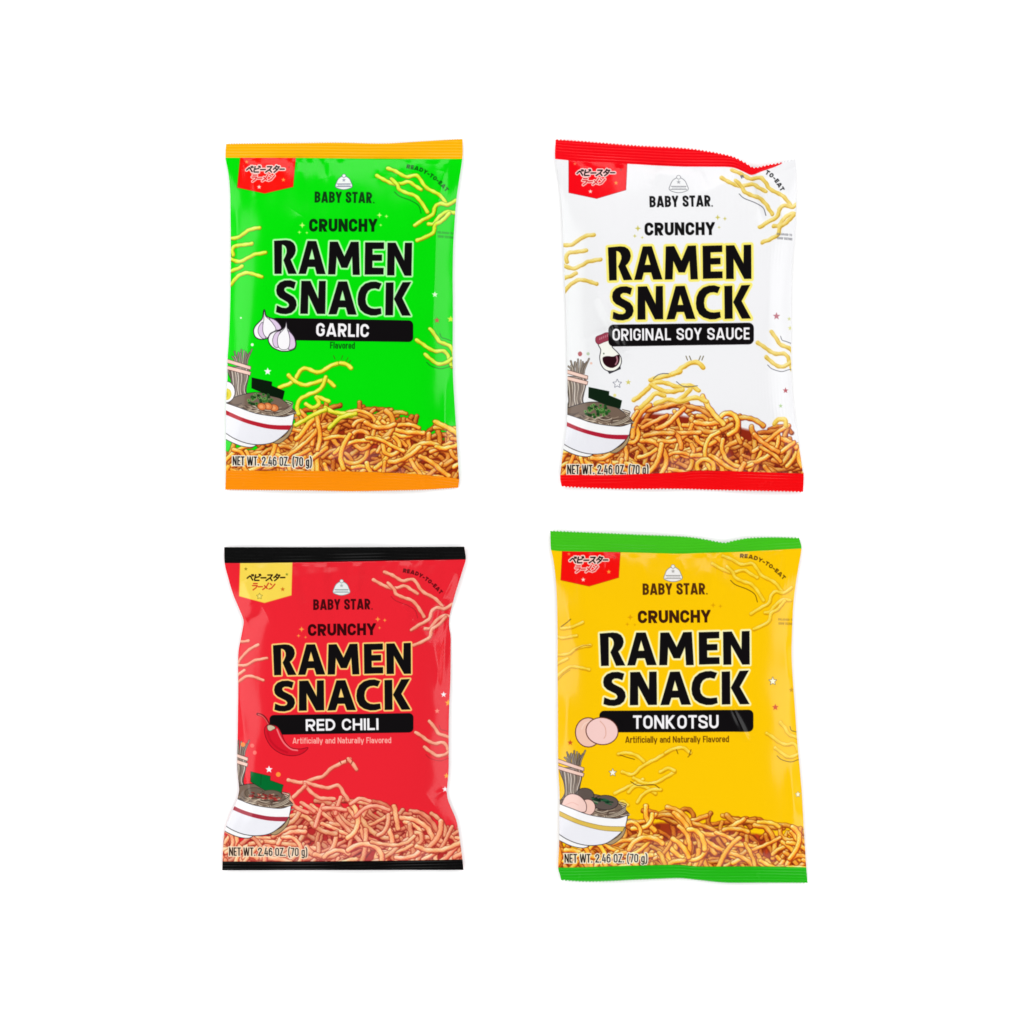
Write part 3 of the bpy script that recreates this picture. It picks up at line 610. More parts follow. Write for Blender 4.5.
def art_chili():
    Rd = C(238, 36, 50)
    P = Print(214, 540, 472, 878, Rd)
    pal = [C(196, 74, 60), C(240, 140, 110), C(250, 168, 136), C(255, 204, 176)]
    edge = C(206, 44, 44); line = C(186, 30, 40)
    pp = [C(184, 66, 50), C(228, 130, 92), C(244, 170, 124), C(255, 220, 184)]
    pile(P, [(214,834),(280,826),(292,810),(302,802),(320,798),(345,796),(368,798),(395,804),(415,808),(430,812),(445,817),(458,824),(472,830)], 872, pp, [c*.97+C(8,6,6) for c in pp], C(186, 42, 42), 37, 216, 470)
    LFT = [[(185,800),(230,802),(270,795)], [(175,1010),(200,950),(250,890),(300,850),(350,825)], [(170,1000),(195,990),(260,985),(320,950),(420,930)],
           [(180,1075),(195,1058),(240,1028)], [(160,1145),(200,1112),(250,1078),(300,1073),(390,1103)]]
    clusters(P, pal, edge, line, (-27, 3230-47), (0, 0), (-.7, 391.9), left=[], w=3.5)
    for n in LFT: P.noodle(cr(214, 540, n), 3.0, pal, edge=edge)
    q = lambda n: cr(214, 750, n)
    for n in ([(590,235),(660,250),(720,250),(800,220),(860,205),(930,140),(1020,95),(1075,70)],
              [(720,250),(800,275),(900,295),(980,275),(1020,330),(1060,390)],
              [(720,270),(770,330),(840,375),(950,380)], [(600,390),(660,340),(720,280)],
              [(1060,70),(1100,110),(1125,150)], [(590,350),(630,430),(690,470),(740,490)], [(690,410),(740,440),(790,480)],
              [(860,430),(830,500),(800,600)], [(1000,370),(975,440),(960,500)], [(860,455),(960,455),(1040,470)],
              [(1080,420),(1150,380),(1230,400)], [(1120,520),(1200,450),(1290,440),(1380,470)]):
        P.noodle(q(n), 3.9, pal, edge=edge)
    for a, b in (((340,760),(341.5,763)), ((347,758.6),(347,761.6)), ((353,760.4),(351.5,763.4))): P.stroke([a, b], .8, C(150,40,30))
    bowl(P, 210.8, 761.0, C(170, 50, 66), 'chili', 14)
    P.star(269.4, 769, 3.8, WHITE); P.ell(278.7, 774, 2.4, 2.4, C(255,150,60)); P.ell(243, 744.6, 2.3, 2.3, C(255,140,60)); P.ell(252.4, 745.4, 2.0, 2.0, C(255,110,100)); P.ell(255, 752.4, 2.0, 2.0, C(255,120,110))
    P.star(443.6, 694.6, 3.1, WHITE); P.star(448.2, 703, 3.6, C(255,176,50)); P.star(437.2, 711, 2.8, C(255,140,120)); P.star(446.5, 776, 3.0, C(255,170,50)); P.star(445, 789.5, 3.2, WHITE)
    sparkle(P, [(302,629,2.8),(299,635.5,1.8),(306,637,1.4),(378,619,2.6),(385,620,1.9),(379.8,627.6,1.4)], C(255, 160, 70))
    banner(P, 270, 413.6, 714.6, 734.4, 712.8, 732.0, 4.4)
    text(P, 'RED CHILI', (306.2, 730.6), (378.9, 729.6), 11.8, .19, .1, [(0, WHITE)], R_BANNER)
    text(P, 'Artificially and Naturally Flavored', (293, 743.2), (391.4, 742.6), 5.9,   .15, .085, [(0, C(255, 190, 176))], soft=.6)
    q3 = lambda pts: cr(214, 640, pts)
    dk = C(120, 10, 24)
    P.stroke(cat(q3([(346,582),(385,594),(415,625),(438,670)]), 4), 2.6, dk, R_PICTURE); P.stroke(cat(q3([(352,584),(385,598),(412,628),(434,668)]), 4), 1.2, C(226,90,84), R_PICTURE)
    P.poly(cat(q3([(428,668),(403,700),(414,765),(460,840),(540,892),(630,906),(700,886),(742,846),(690,856),(612,848),(562,800),(535,738),(508,690),(478,672)]), 4, True), C(218, 22, 42), R_PICTURE, line=(.6, dk))
    P.stroke(cat(q3([(500,700),(525,760),(560,815),(610,856),(660,866)]), 4), 1.5, C(244,120,124), R_PICTURE)
    P.stroke(cat(q3([(425,720),(450,790),(510,850),(580,882)]), 4), 2.0, C(190,14,34), R_PICTURE, alpha=.7)
    P.poly(cat(q3([(424,678),(440,668),(470,674),(486,690),(470,700),(448,712),(430,704)]), 3, True), C(206,190,160), R_PICTURE, line=(.5, C(70,40,30)))
    title(P, ((273.8,674.8),(411.2,673.3),29.6,30.6), ((275,710.5),(410.2,709.2),30.0,30.2), C(255, 214, 122), grow=1.7)
    dk = C(70, 6, 12)
    text(P, 'BABY STAR', (313.6,609.9), (370.6,609.2), 10.6, .2, .075, [(0, dk)])
    text(P, 'CRUNCHY', (308.4,635.7), (376.2,634.8), 11.8, .235, .085, [(0, C(56, 4, 8))])
    P.ell(372.2, 608.8, .6, .6, dk)
    emblem(P, 341.6, 587.6, 1.0, C(110, 130, 132), C(236, 240, 238))
    arctext(P, 'READY-TO-EAT', [(402.8,572.4),(414,574.6),(424.5,580),(433,586.6),(440.2,594.4)], 4.0, .27, .14, C(86, 8, 14))
    badge(P, [(240.2,556),(292,556),(291.4,595),(264.6,602.6),(239.2,596)], C(250, 218, 82), C(40,22,10), None, C(206,62,36), None, 238.0, 563.4,
          [(7.6,5.6,1.7,C(140,120,20)), (44.8,25.8,2.3,C(206,110,30)), (48.8,11,1.5,C(110,130,40))], C(240, 160, 60))
    P.star(259.6, 596.2, 2.9, C(250,226,110), line=(.4, C(130,120,40)), pid=R_BADGE)
    text(P, 'NET WT. 2.46 OZ. (70 g)', (228.8,856.0), (307.2,856.2), 8.4, .135, .075, [(1.0, C(250, 226, 196)), (0, C(40, 22, 18))])
    return P

def art_pork():
    Yl = C(255, 202, 2)
    P = Print(544, 524, 814, 890, Yl)
    pal = [C(208, 140, 8), C(244, 200, 30), C(255, 224, 74), C(255, 242, 150)]
    edge = C(222, 156, 2); line = C(110, 76, 10)
    pp = [C(174, 62, 14), C(240, 144, 32), C(253, 184, 64), C(255, 238, 168)]
    tp = [C(214, 150, 16), C(246, 196, 40), C(254, 216, 70), C(255, 236, 130)]
    pile(P, [(544,842),(610,832),(626,816),(640,809),(660,805),(685,806),(720,811),(750,816),(775,819),(795,822),(814,828)], 880, pp, tp, C(160, 52, 16), 53, 552, 812)
    LFT = [[(70,965),(150,1000),(230,960),(300,945)]]
    q1 = lambda pts: cr(546, 640, pts)
    clusters(P, pal, edge, line, (2725-80, 3112-55), (0, 0), (350, 393), left=[], w=3.6, aU=.85)
    for n in ([(70,-40),(130,-15),(240,-35)], [(70,120),(170,112),(230,72),(290,50),(350,42)], [(75,200),(120,172),(170,148)], [(70,310),(130,250),(190,212),(250,212),(340,232)],
              [(120,-90),(200,-100),(290,-140)]):
        P.noodle(q1(n), 3.3, pal, edge=edge, alpha=.85)
    P.stroke(cat(q1([(120,-105),(160,-135),(195,-165)])), .8, line); P.stroke(cat(q1([(95,318),(140,270),(190,235)])), .7, C(190,140,10)); P.stroke(cat(q1([(230,75),(290,45),(350,40)])), .6, C(190,110,10))
    q5 = lambda pts: cr(546, 760, pts)
    for n in ([(570,-50),(640,-60),(720,-35),(770,10)], [(600,90),(680,110),(740,60),(800,20),(880,-20),(960,-70)], [(540,260),(600,230),(680,190),(760,150)],
              [(690,140),(780,180),(870,170),(960,120),(1010,90)], [(650,250),(700,200),(780,210),(860,260)], [(720,330),(760,270),(830,230),(900,230)],
              [(560,350),(600,320),(640,350)], [(940,-60),(1000,-90),(1080,-100),(1130,-60)], [(900,90),(960,60),(1010,80)]):
        P.noodle(q5(n), 3.7, pal, edge=C(216, 150, 4), alpha=.9)
    P.stroke(cat(q5([(665,165),(720,195),(800,190),(850,190),(890,215)])), .8, C(110,70,20)); P.stroke(cat(q5([(580,-45),(630,-28),(695,-10)])), .8, C(130,90,10))
    for a, b in (((676,749),(677.5,753)), ((690.6,749),(689,753.4)), ((690,753.6),(687.5,756.4))): P.stroke([a, b], .9, C(140,100,10))
    bowl(P, 546.6, 770.8, C(226, 190, 82), 'pork', 16)
    P.star(612.5, 772, 3.8, C(255,252,236), line=(.5, C(140,110,60))); P.star(570.2, 742.5, 2.9, C(206,80,20))
    P.star(772.5, 681, 4.0, C(255,250,220), line=(.5, C(120,90,30))); P.star(775, 707, 3.5, C(212,70,20)); P.star(791.5, 690, 2.8, C(206,150,20)); P.star(798, 794.4, 3.0, C(255,248,210), line=(.4, C(170,140,60)))
    sparkle(P, [(630,617,2.8),(627,624,1.8),(634.5,624.5,1.3),(712.8,605,2.5),(720,606,1.9)], C(226, 160, 4))
    banner(P, 599.2, 752.8, 710.3, 731.9, 709.3, 731.1, 4.8)
    text(P, 'TONKOTSU', (632.7, 728.3), (718.2, 727.9), 13.5, .18, .105, [(0, WHITE)], R_BANNER)
    text(P, 'Artificially and Naturally Flavored', (625, 742.3), (728.4, 741.6), 6.4,   .15, .085, [(0, C(100, 62, 6))], soft=.6)
    ink = C(92, 46, 36); q3 = lambda pts: cr(546, 640, pts)
    P.ell(*q3([(332,725)])[0], 12.4, 14.2, C(246,200,180), pid=R_PICTURE, line=(.9, ink))
    P.ell(*q3([(440,714)])[0], 15.6, 13.1, C(248,208,202), rot=.1, pid=R_PICTURE, line=(.9, ink))
    P.stroke(cat(q3([(425,635),(462,680),(470,740),(455,770)]), 4), .9, C(226,172,156), R_PICTURE)
    P.stroke(cat(q3([(280,700),(300,660),(340,640)]), 4), .7, C(252,222,206), R_PICTURE)
    title(P, ((600,665.4),(749.2,664),32.0,33.2), ((603.4,704.9),(748.4,703.7),33.2,33.2), C(255, 248, 186), grow=2.1)
    dk = C(84, 46, 8)
    text(P, 'BABY STAR', (642.5,594.8), (705,594.3), 11.4, .2, .075, [(0, dk)])
    P.ell(706.6, 593.6, .75, .75, dk)
    text(P, 'CRUNCHY', (637.6,623), (710.2,622.2), 12.6, .235, .085, [(0, C(62, 28, 8))])
    emblem(P, 673, 573.4, 1.08, C(120, 116, 110), C(244, 242, 240))
    arctext(P, 'READY-TO-EAT', [(740,557.8),(752,559),(763,563.6),(774,571),(783.4,580)], 4.1, .27, .14, C(96, 62, 6))
    tiny(P, 778, 620.2, C(170, 124, 6))
    badge(P, [(562.8,546),(620.6,546),(618.4,577.4),(589,586),(561,580)], C(248, 14, 10), C(30,16,14), C(255,214,204), C(220,40,34), C(255,208,200), 561.0, 545.8,
          [(8,8.2,1.9,C(255,130,60)), (47.8,26,2.3,C(255,164,60)), (22.2,33.8,2.3,C(255,232,214)), (53.6,11.6,1.4,C(196,22,18))], C(186, 60, 4))
    text(P, 'NET WT. 2.46 OZ. (70 g)', (564.6,863), (647.4,862.6), 8.8, .135, .075, [(1.0, C(252, 240, 214)), (0, C(30, 20, 12))])
    return P

# ------------------------------------------------------------------ film materials
def film(name, rough=.17, spec=.15):
    m = bpy.data.materials.new(name); m.use_nodes = True
    nt = m.node_tree; b = nt.nodes['Principled BSDF']
    a = nt.nodes.new('ShaderNodeVertexColor'); a.layer_name = 'print'
    nt.links.new(a.outputs['Color'], b.inputs['Base Color'])
    b.inputs['Specular IOR Level'].default_value = spec
    tc = nt.nodes.new('ShaderNodeTexCoord'); nz = nt.nodes.new('ShaderNodeTexNoise')
    nz.inputs['Scale'].default_value = 55; nz.inputs['Detail'].default_value = 3
    nt.links.new(tc.outputs['Object'], nz.inputs['Vector'])
    mr = nt.nodes.new('ShaderNodeMapRange'); mr.inputs[3].default_value = rough-.05; mr.inputs[4].default_value = rough+.07
    nt.links.new(nz.outputs['Fac'], mr.inputs[0]); nt.links.new(mr.outputs[0], b.inputs['Roughness'])
    return m
M_FILM = film('printed glossy film')
M_SEAL = film('crimped seal film', .24, .12)
def plain(name, col, rough=.4):
    m = bpy.data.materials.new(name); m.use_nodes = True
    nt = m.node_tree; b = nt.nodes['Principled BSDF']; b.inputs['Roughness'].default_value = rough
    nz = nt.nodes.new('ShaderNodeTexNoise'); nz.inputs['Scale'].default_value = 40
    mx = nt.nodes.new('ShaderNodeMixRGB'); mx.inputs[1].default_value = (*col, 1); mx.inputs[2].default_value = (*[c*.97 for c in col], 1)
    nt.links.new(nz.outputs['Fac'], mx.inputs[0]); nt.links.new(mx.outputs[0], b.inputs['Base Color'])
    return m

COL = bpy.context.scene.collection
def lin(c):
    c = np.clip(c, 0, 1)
    return np.where(c <= .04045, c/12.92, ((c+.055)/1.055)**2.4)

def along(pts, s, axis):
    P = np.array(pts, float); d = np.concatenate([[0], np.cumsum(np.hypot(*np.diff(P, axis=0).T))]); d /= d[-1]
    return d, P

def smooth_curve(pts, n):
    q = np.array(cat(pts, 8)); d = np.concatenate([[0], np.cumsum(np.hypot(*np.diff(q, axis=0).T))]); d /= d[-1]
    s = np.linspace(0, 1, n)
    return np.stack([np.interp(s, d, q[:, 0]), np.interp(s, d, q[:, 1])], 1)

def add_mesh(name, co, faces, mat, parent, col=None):
    me = bpy.data.meshes.new(name)
    nf = len(faces)
    me.vertices.add(len(co)); me.vertices.foreach_set('co', np.ascontiguousarray(co, np.float32).ravel())
    me.loops.add(nf*4); me.loops.foreach_set('vertex_index', np.ascontiguousarray(faces, np.int32).ravel())
    me.polygons.add(nf); me.polygons.foreach_set('loop_start', np.arange(0, nf*4, 4, dtype=np.int32))
    me.polygons.foreach_set('use_smooth', np.ones(nf, bool))
    if col is not None:
        at = me.color_attributes.new('print', 'FLOAT_COLOR', 'POINT')
        at.data.foreach_set('color', np.concatenate([col, np.ones((len(col), 1), np.float32)], 1).astype(np.float32).ravel())
    me.update(calc_edges=True)
    me.materials.append(mat)
    o = bpy.data.objects.new(name, me); COL.objects.link(o); o.parent = parent
    return o

def tri(x): return 2*np.abs(x-np.floor(x+.5))*2-1      # triangle wave -1..1

def make_bag(art, label, top, right, bottom, left, seal_top, seal_bottom, ctop, cbot, creases, seed, teeth, names, bulge=14.5, step=.42, seal_end=None, light=LIGHT, waves=1.0):
    xs = [p[0] for p in top+bottom]; ys = [p[1] for p in left+right]
    nu = int((max(xs)-min(xs))/step); nv = int((max(ys)-min(ys))/step)
    T, B_, L, R = smooth_curve(top, nu), smooth_curve(bottom, nu), smooth_curve(left, nv), smooth_curve(right, nv)
    amp, per = teeth
    edge_fade = np.minimum(1, np.minimum(np.arange(nu), np.arange(nu)[::-1])/8.0)
    T[:, 1] += amp*tri(T[:, 0]/per)*edge_fade; B_[:, 1] += amp*tri(B_[:, 0]/per)*edge_fade
    u = np.linspace(0, 1, nu)[None, :, None]; v = np.linspace(0, 1, nv)[:, None, None]
    G = (1-v)*T[None] + v*B_[None] + (1-u)*L[:, None] + u*R[:, None] - ((1-u)*(1-v)*T[0] + u*(1-v)*T[-1] + (1-u)*v*B_[0] + u*v*B_[-1])
    X, Y = G[..., 0], G[..., 1]; U = np.broadcast_to(u[..., 0], X.shape); Vv = np.broadcast_to(v[..., 0], X.shape)
    # colours and regions, sampled from the print
    st = smooth_curve(seal_top, 200); sb = smooth_curve(seal_bottom, 200)
    St = np.interp(X, st[:, 0], st[:, 1]); Sb = np.interp(X, sb[:, 0], sb[:, 1])
    fx = np.clip((X-art.x0)*art.S-.5, 0, art.w-1.001); fy = np.clip((Y-art.y0)*art.S-.5, 0, art.h-1.001)
    i, j = fx.astype(int), fy.astype(int); a, b = (fx-i)[..., None], (fy-j)[..., None]
    K = art.col
    col = (K[j, i]*(1-a)+K[j, i+1]*a)*(1-b) + (K[j+1, i]*(1-a)+K[j+1, i+1]*a)*b
    top_ok = X < seal_end if seal_end else np.ones(X.shape, bool)
    rng = np.random.default_rng(seed)
    for S_, sgn, c in ((St, 1, ctop), (Sb, -1, cbot)):
        al = np.clip(.5+(S_-Y)*sgn/.5, 0, 1)
        if sgn == 1 and seal_end: al = al*np.clip((seal_end-X)/2.5, 0, 1)
        col = col*(1-al[..., None]) + c*al[..., None]
    cl = (lin(col)/light).astype(np.float32)
    # ---- the filled shape
    t = np.abs(2*U-1)
    prof = 1-t**5.0
    dt = np.clip((Y-St)/78.0, 0, 1); db = np.clip((Sb-Y)/70.0, 0, 1)
    rise = (1-(1-dt)**1.6)*(1-(1-db)**1.6)
    Z = 2.0 + bulge*prof*rise
    env = np.clip(prof*1.6, 0, 1)*np.clip(np.minimum(Y-St, Sb-Y)/14.0, 0, 1)
    for k in range(9):
        ang = rng.uniform(0, math.pi); lam = rng.uniform(42, 120); ph = rng.uniform(0, 6.28)
        Z += waves*env*.20*(lam/80)*np.sin(2*math.pi*(X*math.cos(ang)+Y*math.sin(ang))/lam+ph)
    # gathers that run out of the two crimps
    for S_, sgn, reach in ((St, 1, 26.0), (Sb, -1, 22.0)):
        d = np.maximum(0, (Y-S_)*sgn)
        g = np.exp(-d/reach)*np.clip(d/5, 0, 1)*np.clip((1-t)*9, 0, 1)
        for k in range(7):
            f = rng.uniform(5, 17); ph = rng.uniform(0, 6.28); sh = rng.uniform(-1, 1)
            Z += waves*.34*(8/f)*g*np.sin(2*math.pi*f*(U-.5)*(1+.004*sh*d)+ph)
    for (x0, y0, x1, y1, w, am) in creases:
        dx, dy = x1-x0, y1-y0; L2 = dx*dx+dy*dy
        s = np.clip(((X-x0)*dx+(Y-y0)*dy)/L2, 0, 1)
        d = np.hypot(X-x0-s*dx, Y-y0-s*dy)
        Z += 1.3*am*np.exp(-(d*d/(w*w)+.08)**.6+.08**.6)*np.sin(np.clip(s, .03, .97)*math.pi)**.6
    seal = ((Y < St+.5) & top_ok) | (Y > Sb-.5)
    ribs = .15*np.sin(2*math.pi*np.where(Y < St, Y-St, Y-Sb)/2.9)
    wav = .5*np.sin(X/17.0+seed)+.35*np.sin(X/41.0+2*seed)
    Z = np.where(seal, 2.0+ribs+wav*np.clip(np.where(Y < St, St-Y, Y-Sb)/8, 0, 1), Z)
    if seal_end:        # corner of the seal folded over to the back
        f = np.clip((X-(seal_end-30))/30, 0, 1)*np.clip((St+8-Y)/14, 0, 1)
        Z += 2.2*f
    Z = np.maximum(Z, .9)
    # cloth-thin film: lowest point rests on the table
    co = np.stack([wx(X), wy(Y), Z*1e-3], -1).reshape(-1, 3)
    # region of each face
    pid = art.pid[np.clip(j, 0, art.h-1), np.clip(i, 0, art.w-1)].astype(int)
    pid = np.where((Y < St) & top_ok, R_TOP, np.where(Y > Sb, R_BOTTOM, pid))
    fid = pid[:-1, :-1].ravel()
    idx = np.arange(nu*nv).reshape(nv, nu)
    F = np.stack([idx[:-1, :-1], idx[1:, :-1], idx[1:, 1:], idx[:-1, 1:]], -1).reshape(-1, 4)
    c0 = co.mean(0)
    root = bpy.data.objects.new('snack_bag', None); COL.objects.link(root)
    org = np.array([c0[0], c0[1], 0.0]); root.location = org
    root['label'] = label; root['category'] = 'snack bag'; root['group'] = 'snack bags laid out two by two'
    root.empty_display_size = .05
    C2 = cl.reshape(-1, 3)
    def piece(name, sel, mat, par):
        f = F[sel]
        if len(f) == 0: return None
        used, inv = np.unique(f, return_inverse=True)
        return add_mesh(name, co[used]-org, inv.reshape(-1, 4), mat, par, C2[used])
    front = piece('front_panel', fid == R_FRONT, M_FILM, root)
    piece('top_seal', fid == R_TOP, M_SEAL, root)
    piece('bottom_seal', fid == R_BOTTOM, M_SEAL, root)
    for k, nm in ((R_BADGE, 'corner_badge'), (R_TITLE, 'title_lettering'), (R_BANNER, 'flavour_banner'), (R_PICTURE, names), (R_BOWL, 'ramen_bowl_picture'), (R_PILE, 'noodle_picture'), (R_EMBLEM, 'emblem')):
        piece(nm, fid == k, M_FILM, front)
    # the back film
    sI = np.unique(np.concatenate([np.arange(0, nv, 9), [nv-1]])); sJ = np.unique(np.concatenate([np.arange(0, nu, 9), [nu-1]]))
    gx = X[np.ix_(sI, sJ)]; gy = Y[np.ix_(sI, sJ)]; tz = t[np.ix_(sI, sJ)]; rz = rise[np.ix_(sI, sJ)]; zf = Z[np.ix_(sI, sJ)]
    mx_, my_ = gx.mean(), gy.mean()
    gz = np.full(zf.shape, .35)
    gz[0], gz[-1] = .4, .4
    gz[:, 0], gz[:, -1] = np.maximum(.3, zf[:, 0]-.7), np.maximum(.3, zf[:, -1]-.7)
    bco = np.stack([wx(mx_+(gx-mx_)*.992), wy(my_+(gy-my_)*.9935), gz*1e-3], -1).reshape(-1, 3)-org
    a_, b_ = len(sI), len(sJ); ii = np.arange(a_*b_).reshape(a_, b_)
    bf = np.stack([ii[:-1, :-1], ii[:-1, 1:], ii[1:, 1:], ii[1:, :-1]], -1).reshape(-1, 4)
    base = [float(x) for x in lin(K[int(30*art.S), int(120*art.S)])/light]
    add_mesh('back_panel', bco, bf, plain('back film', base), root)
    return root

# ------------------------------------------------------------------ the four bags
make_bag(art_garlic(), 'green snack bag with orange seals and two garlic bulbs printed beside its black banner',
    top=[(225.8,143.6),(250,143.2),(300,142.8),(340,142.3),(378,143.2),(400,142.4),(430,140.4),(462.4,138.6)],
    right=[(462.4,138.6),(462.7,150),(462.2,158.5),(459.3,178),(456.4,198),(454.6,220),(453.2,245),(452.6,270),(452.8,310),(452.6,345),(452.8,372),(454,396),(456,428),(457.6,455),(458.9,476),(459.2,480),(458.2,487.6)],
    bottom=[(225,489.6),(250,490),(300,490.3),(352,491.2),(400,490.4),(430,489.4),(458.2,487.6)],
    left=[(225.8,143.6),(225.3,157),(228,172),(229.8,190),(230.3,215),(230.6,250),(230.3,288),(229.4,322),(228.4,342),(227.3,359),(227.2,378),(226.2,392),(225.7,410),(225.6,440),(225.6,470),(225,489.6)],
    seal_top=[(218,157.4),(300,157.6),(380,158.4),(470,158.6)], seal_bottom=[(218,470.4),(300,470.8),(345,471.4),(400,473),(440,476.4),(470,480.6)],
    ctop=C(255,184,6), cbot=C(255,146,4),
    creases=[(262,474,270,448,4,.8),(330,474,336,452,4,-.8),(386,478,380,455,4,.9),(282,158,276,176,4,.8),(320,158,326,178,4,-.7),(376,158,380,178,4,.9),(250,160,258,200,5,.9),(400,160,396,186,5,.8),(420,462,428,420,6,.9),(444,170,436,215,5,1.4),(437,215,433,330,6,1.2),(236,200,238,260,4,.7),(300,214,286,236,7,.6),(340,160,350,205,9,.6),(446,380,444,450,4,.9)],
    seed=3, teeth=(.35, 2.6), names='garlic_picture')

make_bag(art_soy(), 'white snack bag with red seals, folded top corner and soy sauce bottle picture',
    top=[(555.6,139.2),(580,140.8),(600,142.4),(640,145.6),(676,147.4),(700,149.8),(730,155.6),(745,162.4),(754,167.4),(768,164.9),(782,162.4),(796,158.6)],
    right=[(796,158.6),(796.6,180),(796.6,200),(795,235),(792.6,262),(791.6,300),(791.4,335),(791.6,370),(793.4,402),(797,430),(800.6,455),(803,471),(804,474.4),(803.4,491.8)],
    bottom=[(561.7,486.2),(575,487.2),(620,488.8),(676,488.8),(720,490),(760,490.8),(803.4,491.8)],
    left=[(555.6,139.2),(555.2,158.3),(559,180),(562,210),(563.4,245),(564.8,280),(566.4,320),(567.4,360),(567.6,400),(566.6,428),(564,446),(562.4,456),(561.2,467),(560.2,478),(561.7,486.2)],
    seal_top=[(548,157.8),(575,160.4),(627,163.4),(676,166),(710,166.4),(732,167),(744,171.4),(752,174.6),(762,171),(775,166.6),(784,162.6),(800,157)],
    seal_bottom=[(548,475),(575,474.8),(610,475),(676,472.4),(700,470.4),(740,471.4),(812,473.8)],
    ctop=C(250,8,24), cbot=C(248,6,14),
    creases=[(610,474,618,452,4,.9),(720,470,712,450,4,.8),(660,166,654,186,4,.9),(700,168,708,190,4,-.8),(598,296,626,354,5,2.9),(752,176,764,225,7,-2.0),(744,172,700,196,8,1.0),(584,338,622,326,5,-.9),(778,190,786,240,5,1.2),(640,172,690,176,6,.8),(770,250,768,330,8,.9),(690,474,720,456,5,.9)],
    seed=7, teeth=(.8, 3.55), names='sauce_bottle_picture', seal_end=783.0)

make_bag(art_chili(), 'red snack bag with black seals, yellow corner badge and a red chili pepper picture',
    top=[(223.9,547.2),(260,547.2),(344,547.2),(400,547),(464.2,546.7)],
    right=[(464.2,546.7),(465.2,553),(465.7,559.7),(462.6,570),(459.2,581),(455.4,593),(452.4,604),(450,614),(449,622),(449.2,628),(450.6,637),(450.6,655),(450.3,680),(449.2,704),(448.6,730),(448.6,768),(447,788),(446.8,794),(448.2,801),(451.8,810),(456,820),(458.8,833),(461.2,851),(462.5,860.4),(463.4,870.3)],
    bottom=[(221.9,870.6),(300,870.4),(400,870.3),(463.4,870.3)],
    left=[(223.9,547.2),(224.4,563),(228,578),(233,594.6),(239.4,610),(243.2,620),(242.6,628),(240,641.6),(238.2,652),(237.8,668),(238,692),(237.5,729),(237,766),(238.6,786),(238.6,792),(236.2,802),(230.6,814),(226,826),(223.6,836),(222.4,856),(221.9,870.6)],
    seal_top=[(214,563),(260,563),(344,561.6),(400,560.6),(472,559.4)], seal_bottom=[(214,861.8),(300,861.8),(400,861),(472,859.6)],
    ctop=C(8,8,8), cbot=C(5,4,4),
    creases=[(446,596,441,700,6,-2.4),(449,600,436,690,3,.8),(270,860,276,836,4,.9),(350,860,344,838,4,.8),(420,860,428,834,4,.9),(410,562,404,584,4,.9),(360,566,356,600,5,.8),(300,566,306,604,6,-.7),(246,770,256,830,5,.9),(455,572,440,604,4,1.8),(440,604,432,640,5,-1.6),(434,640,442,692,6,1.6),(432,630,412,618,5,-1.2),(246,622,266,612,6,-1.4),(243,580,254,604,5,1.2),(290,578,350,572,8,1.0),(402,604,412,618,5,.8),(240,700,246,745,5,.9),(445,790,430,800,5,-1.3),(240,795,250,800,5,-1.0)],
    seed=12, teeth=(.0, 3.0), names='chili_picture', bulge=12.5)

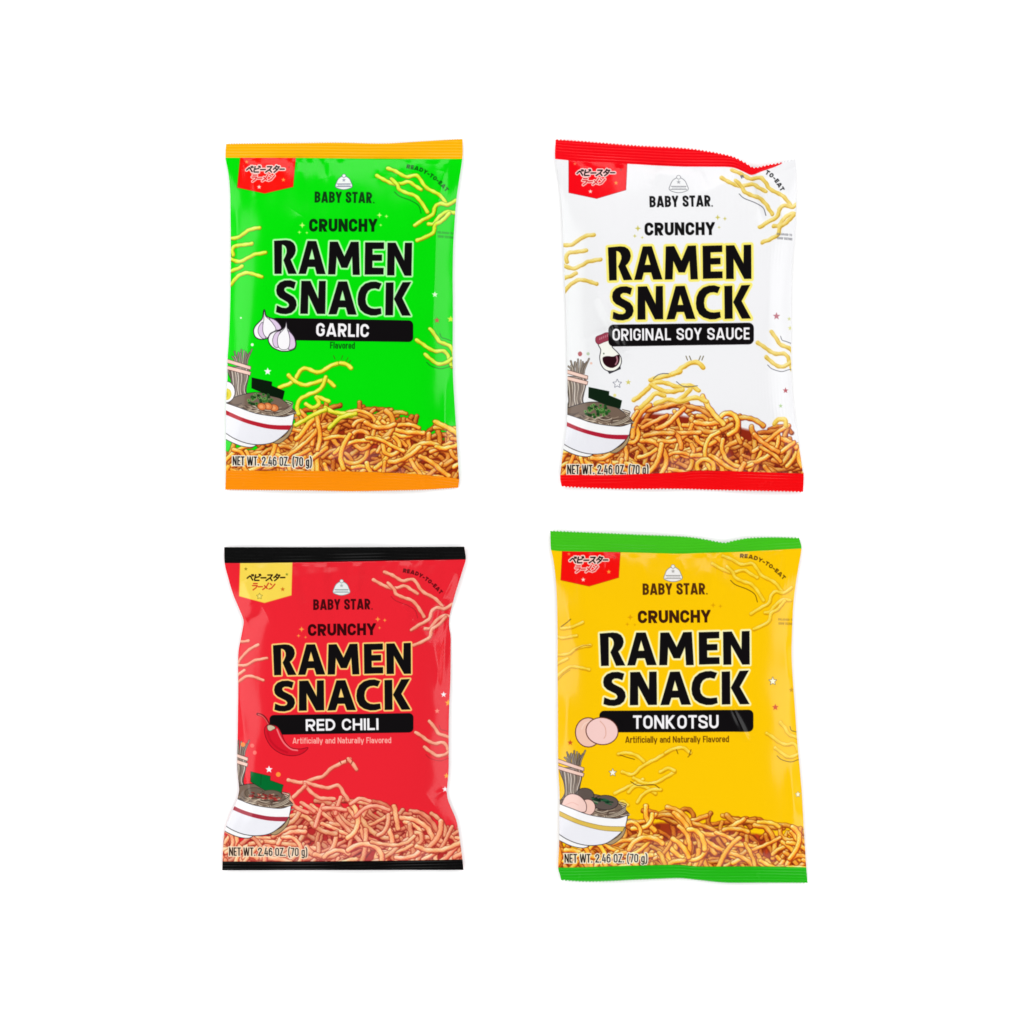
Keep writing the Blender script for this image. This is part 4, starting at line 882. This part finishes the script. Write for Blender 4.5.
make_bag(art_pork(), 'yellow snack bag with green seals and two round pink pork slices printed on it',
    top=[(550.4,531),(580,532.2),(609.5,533.4),(645,535),(676,536.2),(690,537.2),(704,539.2),(716,541.6),(725.4,542.8),(733,541),(746,538.5),(760,537.6),(778,537.4),(799.4,538.1)],
    right=[(799.4,538.1),(800.9,543),(801.8,548.1),(800.4,558),(798.4,569.4),(795.4,588.5),(793.4,607.5),(792.3,633),(791.8,655),(793,678),(795.2,708),(797.2,738),(799.6,764),(802,792),(803.4,817),(804.9,842.5),(806.6,868),(807.9,883.2)],
    bottom=[(561.2,880.4),(584,881.9),(610,881.4),(635,880),(676,878.6),(690,879.4),(724,882.8),(762,883.1),(807.9,883.2)],
    left=[(550.4,531),(550.9,548),(553,558),(555.4,576),(557,601),(557.7,639),(557.6,665),(557.9,703),(558.1,754),(558.7,776),(559.8,798),(559.3,820),(559.2,845),(558.2,867),(560,875),(561.2,880.4)],
    seal_top=[(544,548.6),(562,551.2),(621,552.2),(676,553.6),(700,553),(740,551.8),(814,547.8)], seal_bottom=[(544,868),(578,867.7),(622,866.4),(676,865.2),(700,866.8),(760,866.8),(814,867.9)],
    ctop=C(66,196,28), cbot=C(34,186,22),
    creases=[(600,866,606,846,4,.9),(690,866,684,846,4,.8),(760,866,766,842,4,.9),(610,554,604,574,4,.9),(680,556,686,576,4,.8),(728,700,748,742,4,1.9),(640,556,650,590,6,.8),(770,552,764,590,5,.9),(567,690,566,750,6,1.1),(785,640,788,680,5,1.0),(790,760,795,820,5,1.2),(700,566,730,590,8,.8),(566,600,572,640,5,.9),(725,556,735,590,6,-.8),(610,860,630,846,5,.7)],
    seed=21, teeth=(.75, 3.4), names='pork_slices_picture')

# ------------------------------------------------------------------ the white table
me = bpy.data.meshes.new('white_table_surface')
s = 1.2
me.from_pydata([(-s,-s,0),(s,-s,0),(s,s,0),(-s,s,0)], [], [(0,1,2,3)])
tab = bpy.data.objects.new('white_surface', me); COL.objects.link(tab)
me.materials.append(plain('matte white board', (.93,.93,.93), .9)); me.materials[0].node_tree.nodes['Principled BSDF'].inputs['Specular IOR Level'].default_value = .1
tab['kind'] = 'structure'

# ------------------------------------------------------------------ softboxes round the table, dark above
import mathutils
def softbox(az, el, dist, w, h, power):
    d = bpy.data.lights.new('softbox', 'AREA'); d.shape = 'RECTANGLE'; d.size = w; d.size_y = h; d.energy = power
    o = bpy.data.objects.new('softbox', d); COL.objects.link(o)
    a, e = math.radians(az), math.radians(el)
    p = mathutils.Vector((math.cos(a)*math.cos(e), math.sin(a)*math.cos(e), math.sin(e)))*dist
    o.location = p; o.rotation_euler = (-p).to_track_quat('-Z', 'Y').to_euler()
P0 = 20.6
softbox(180, 26, 1.5, 1.8, .8, P0*1.08)
softbox(0, 26, 1.5, 1.8, .8, P0)
softbox(90, 28, 1.5, 1.8, .8, P0*1.05)
softbox(270, 28, 1.5, 1.8, .8, P0*.92)

w = bpy.data.worlds.new('World'); bpy.context.scene.world = w; w.use_nodes = True
w.node_tree.nodes['Background'].inputs[0].default_value = (1, 1, 1, 1)
w.node_tree.nodes['Background'].inputs[1].default_value = .12

# ------------------------------------------------------------------ camera straight above
cam = bpy.data.cameras.new('camera'); co = bpy.data.objects.new('camera', cam); COL.objects.link(co)
H = 4.0
co.location = (0, 0, H); co.rotation_euler = (0, 0, 0)
cam.sensor_width = 36; cam.lens = 36*(H-.006)/(1024*MM); cam.clip_end = 50
sc = bpy.context.scene; sc.camera = co
sc.view_settings.view_transform = 'Standard'; sc.view_settings.look = 'None'; sc.view_settings.exposure = 0; sc.view_settings.gamma = 1
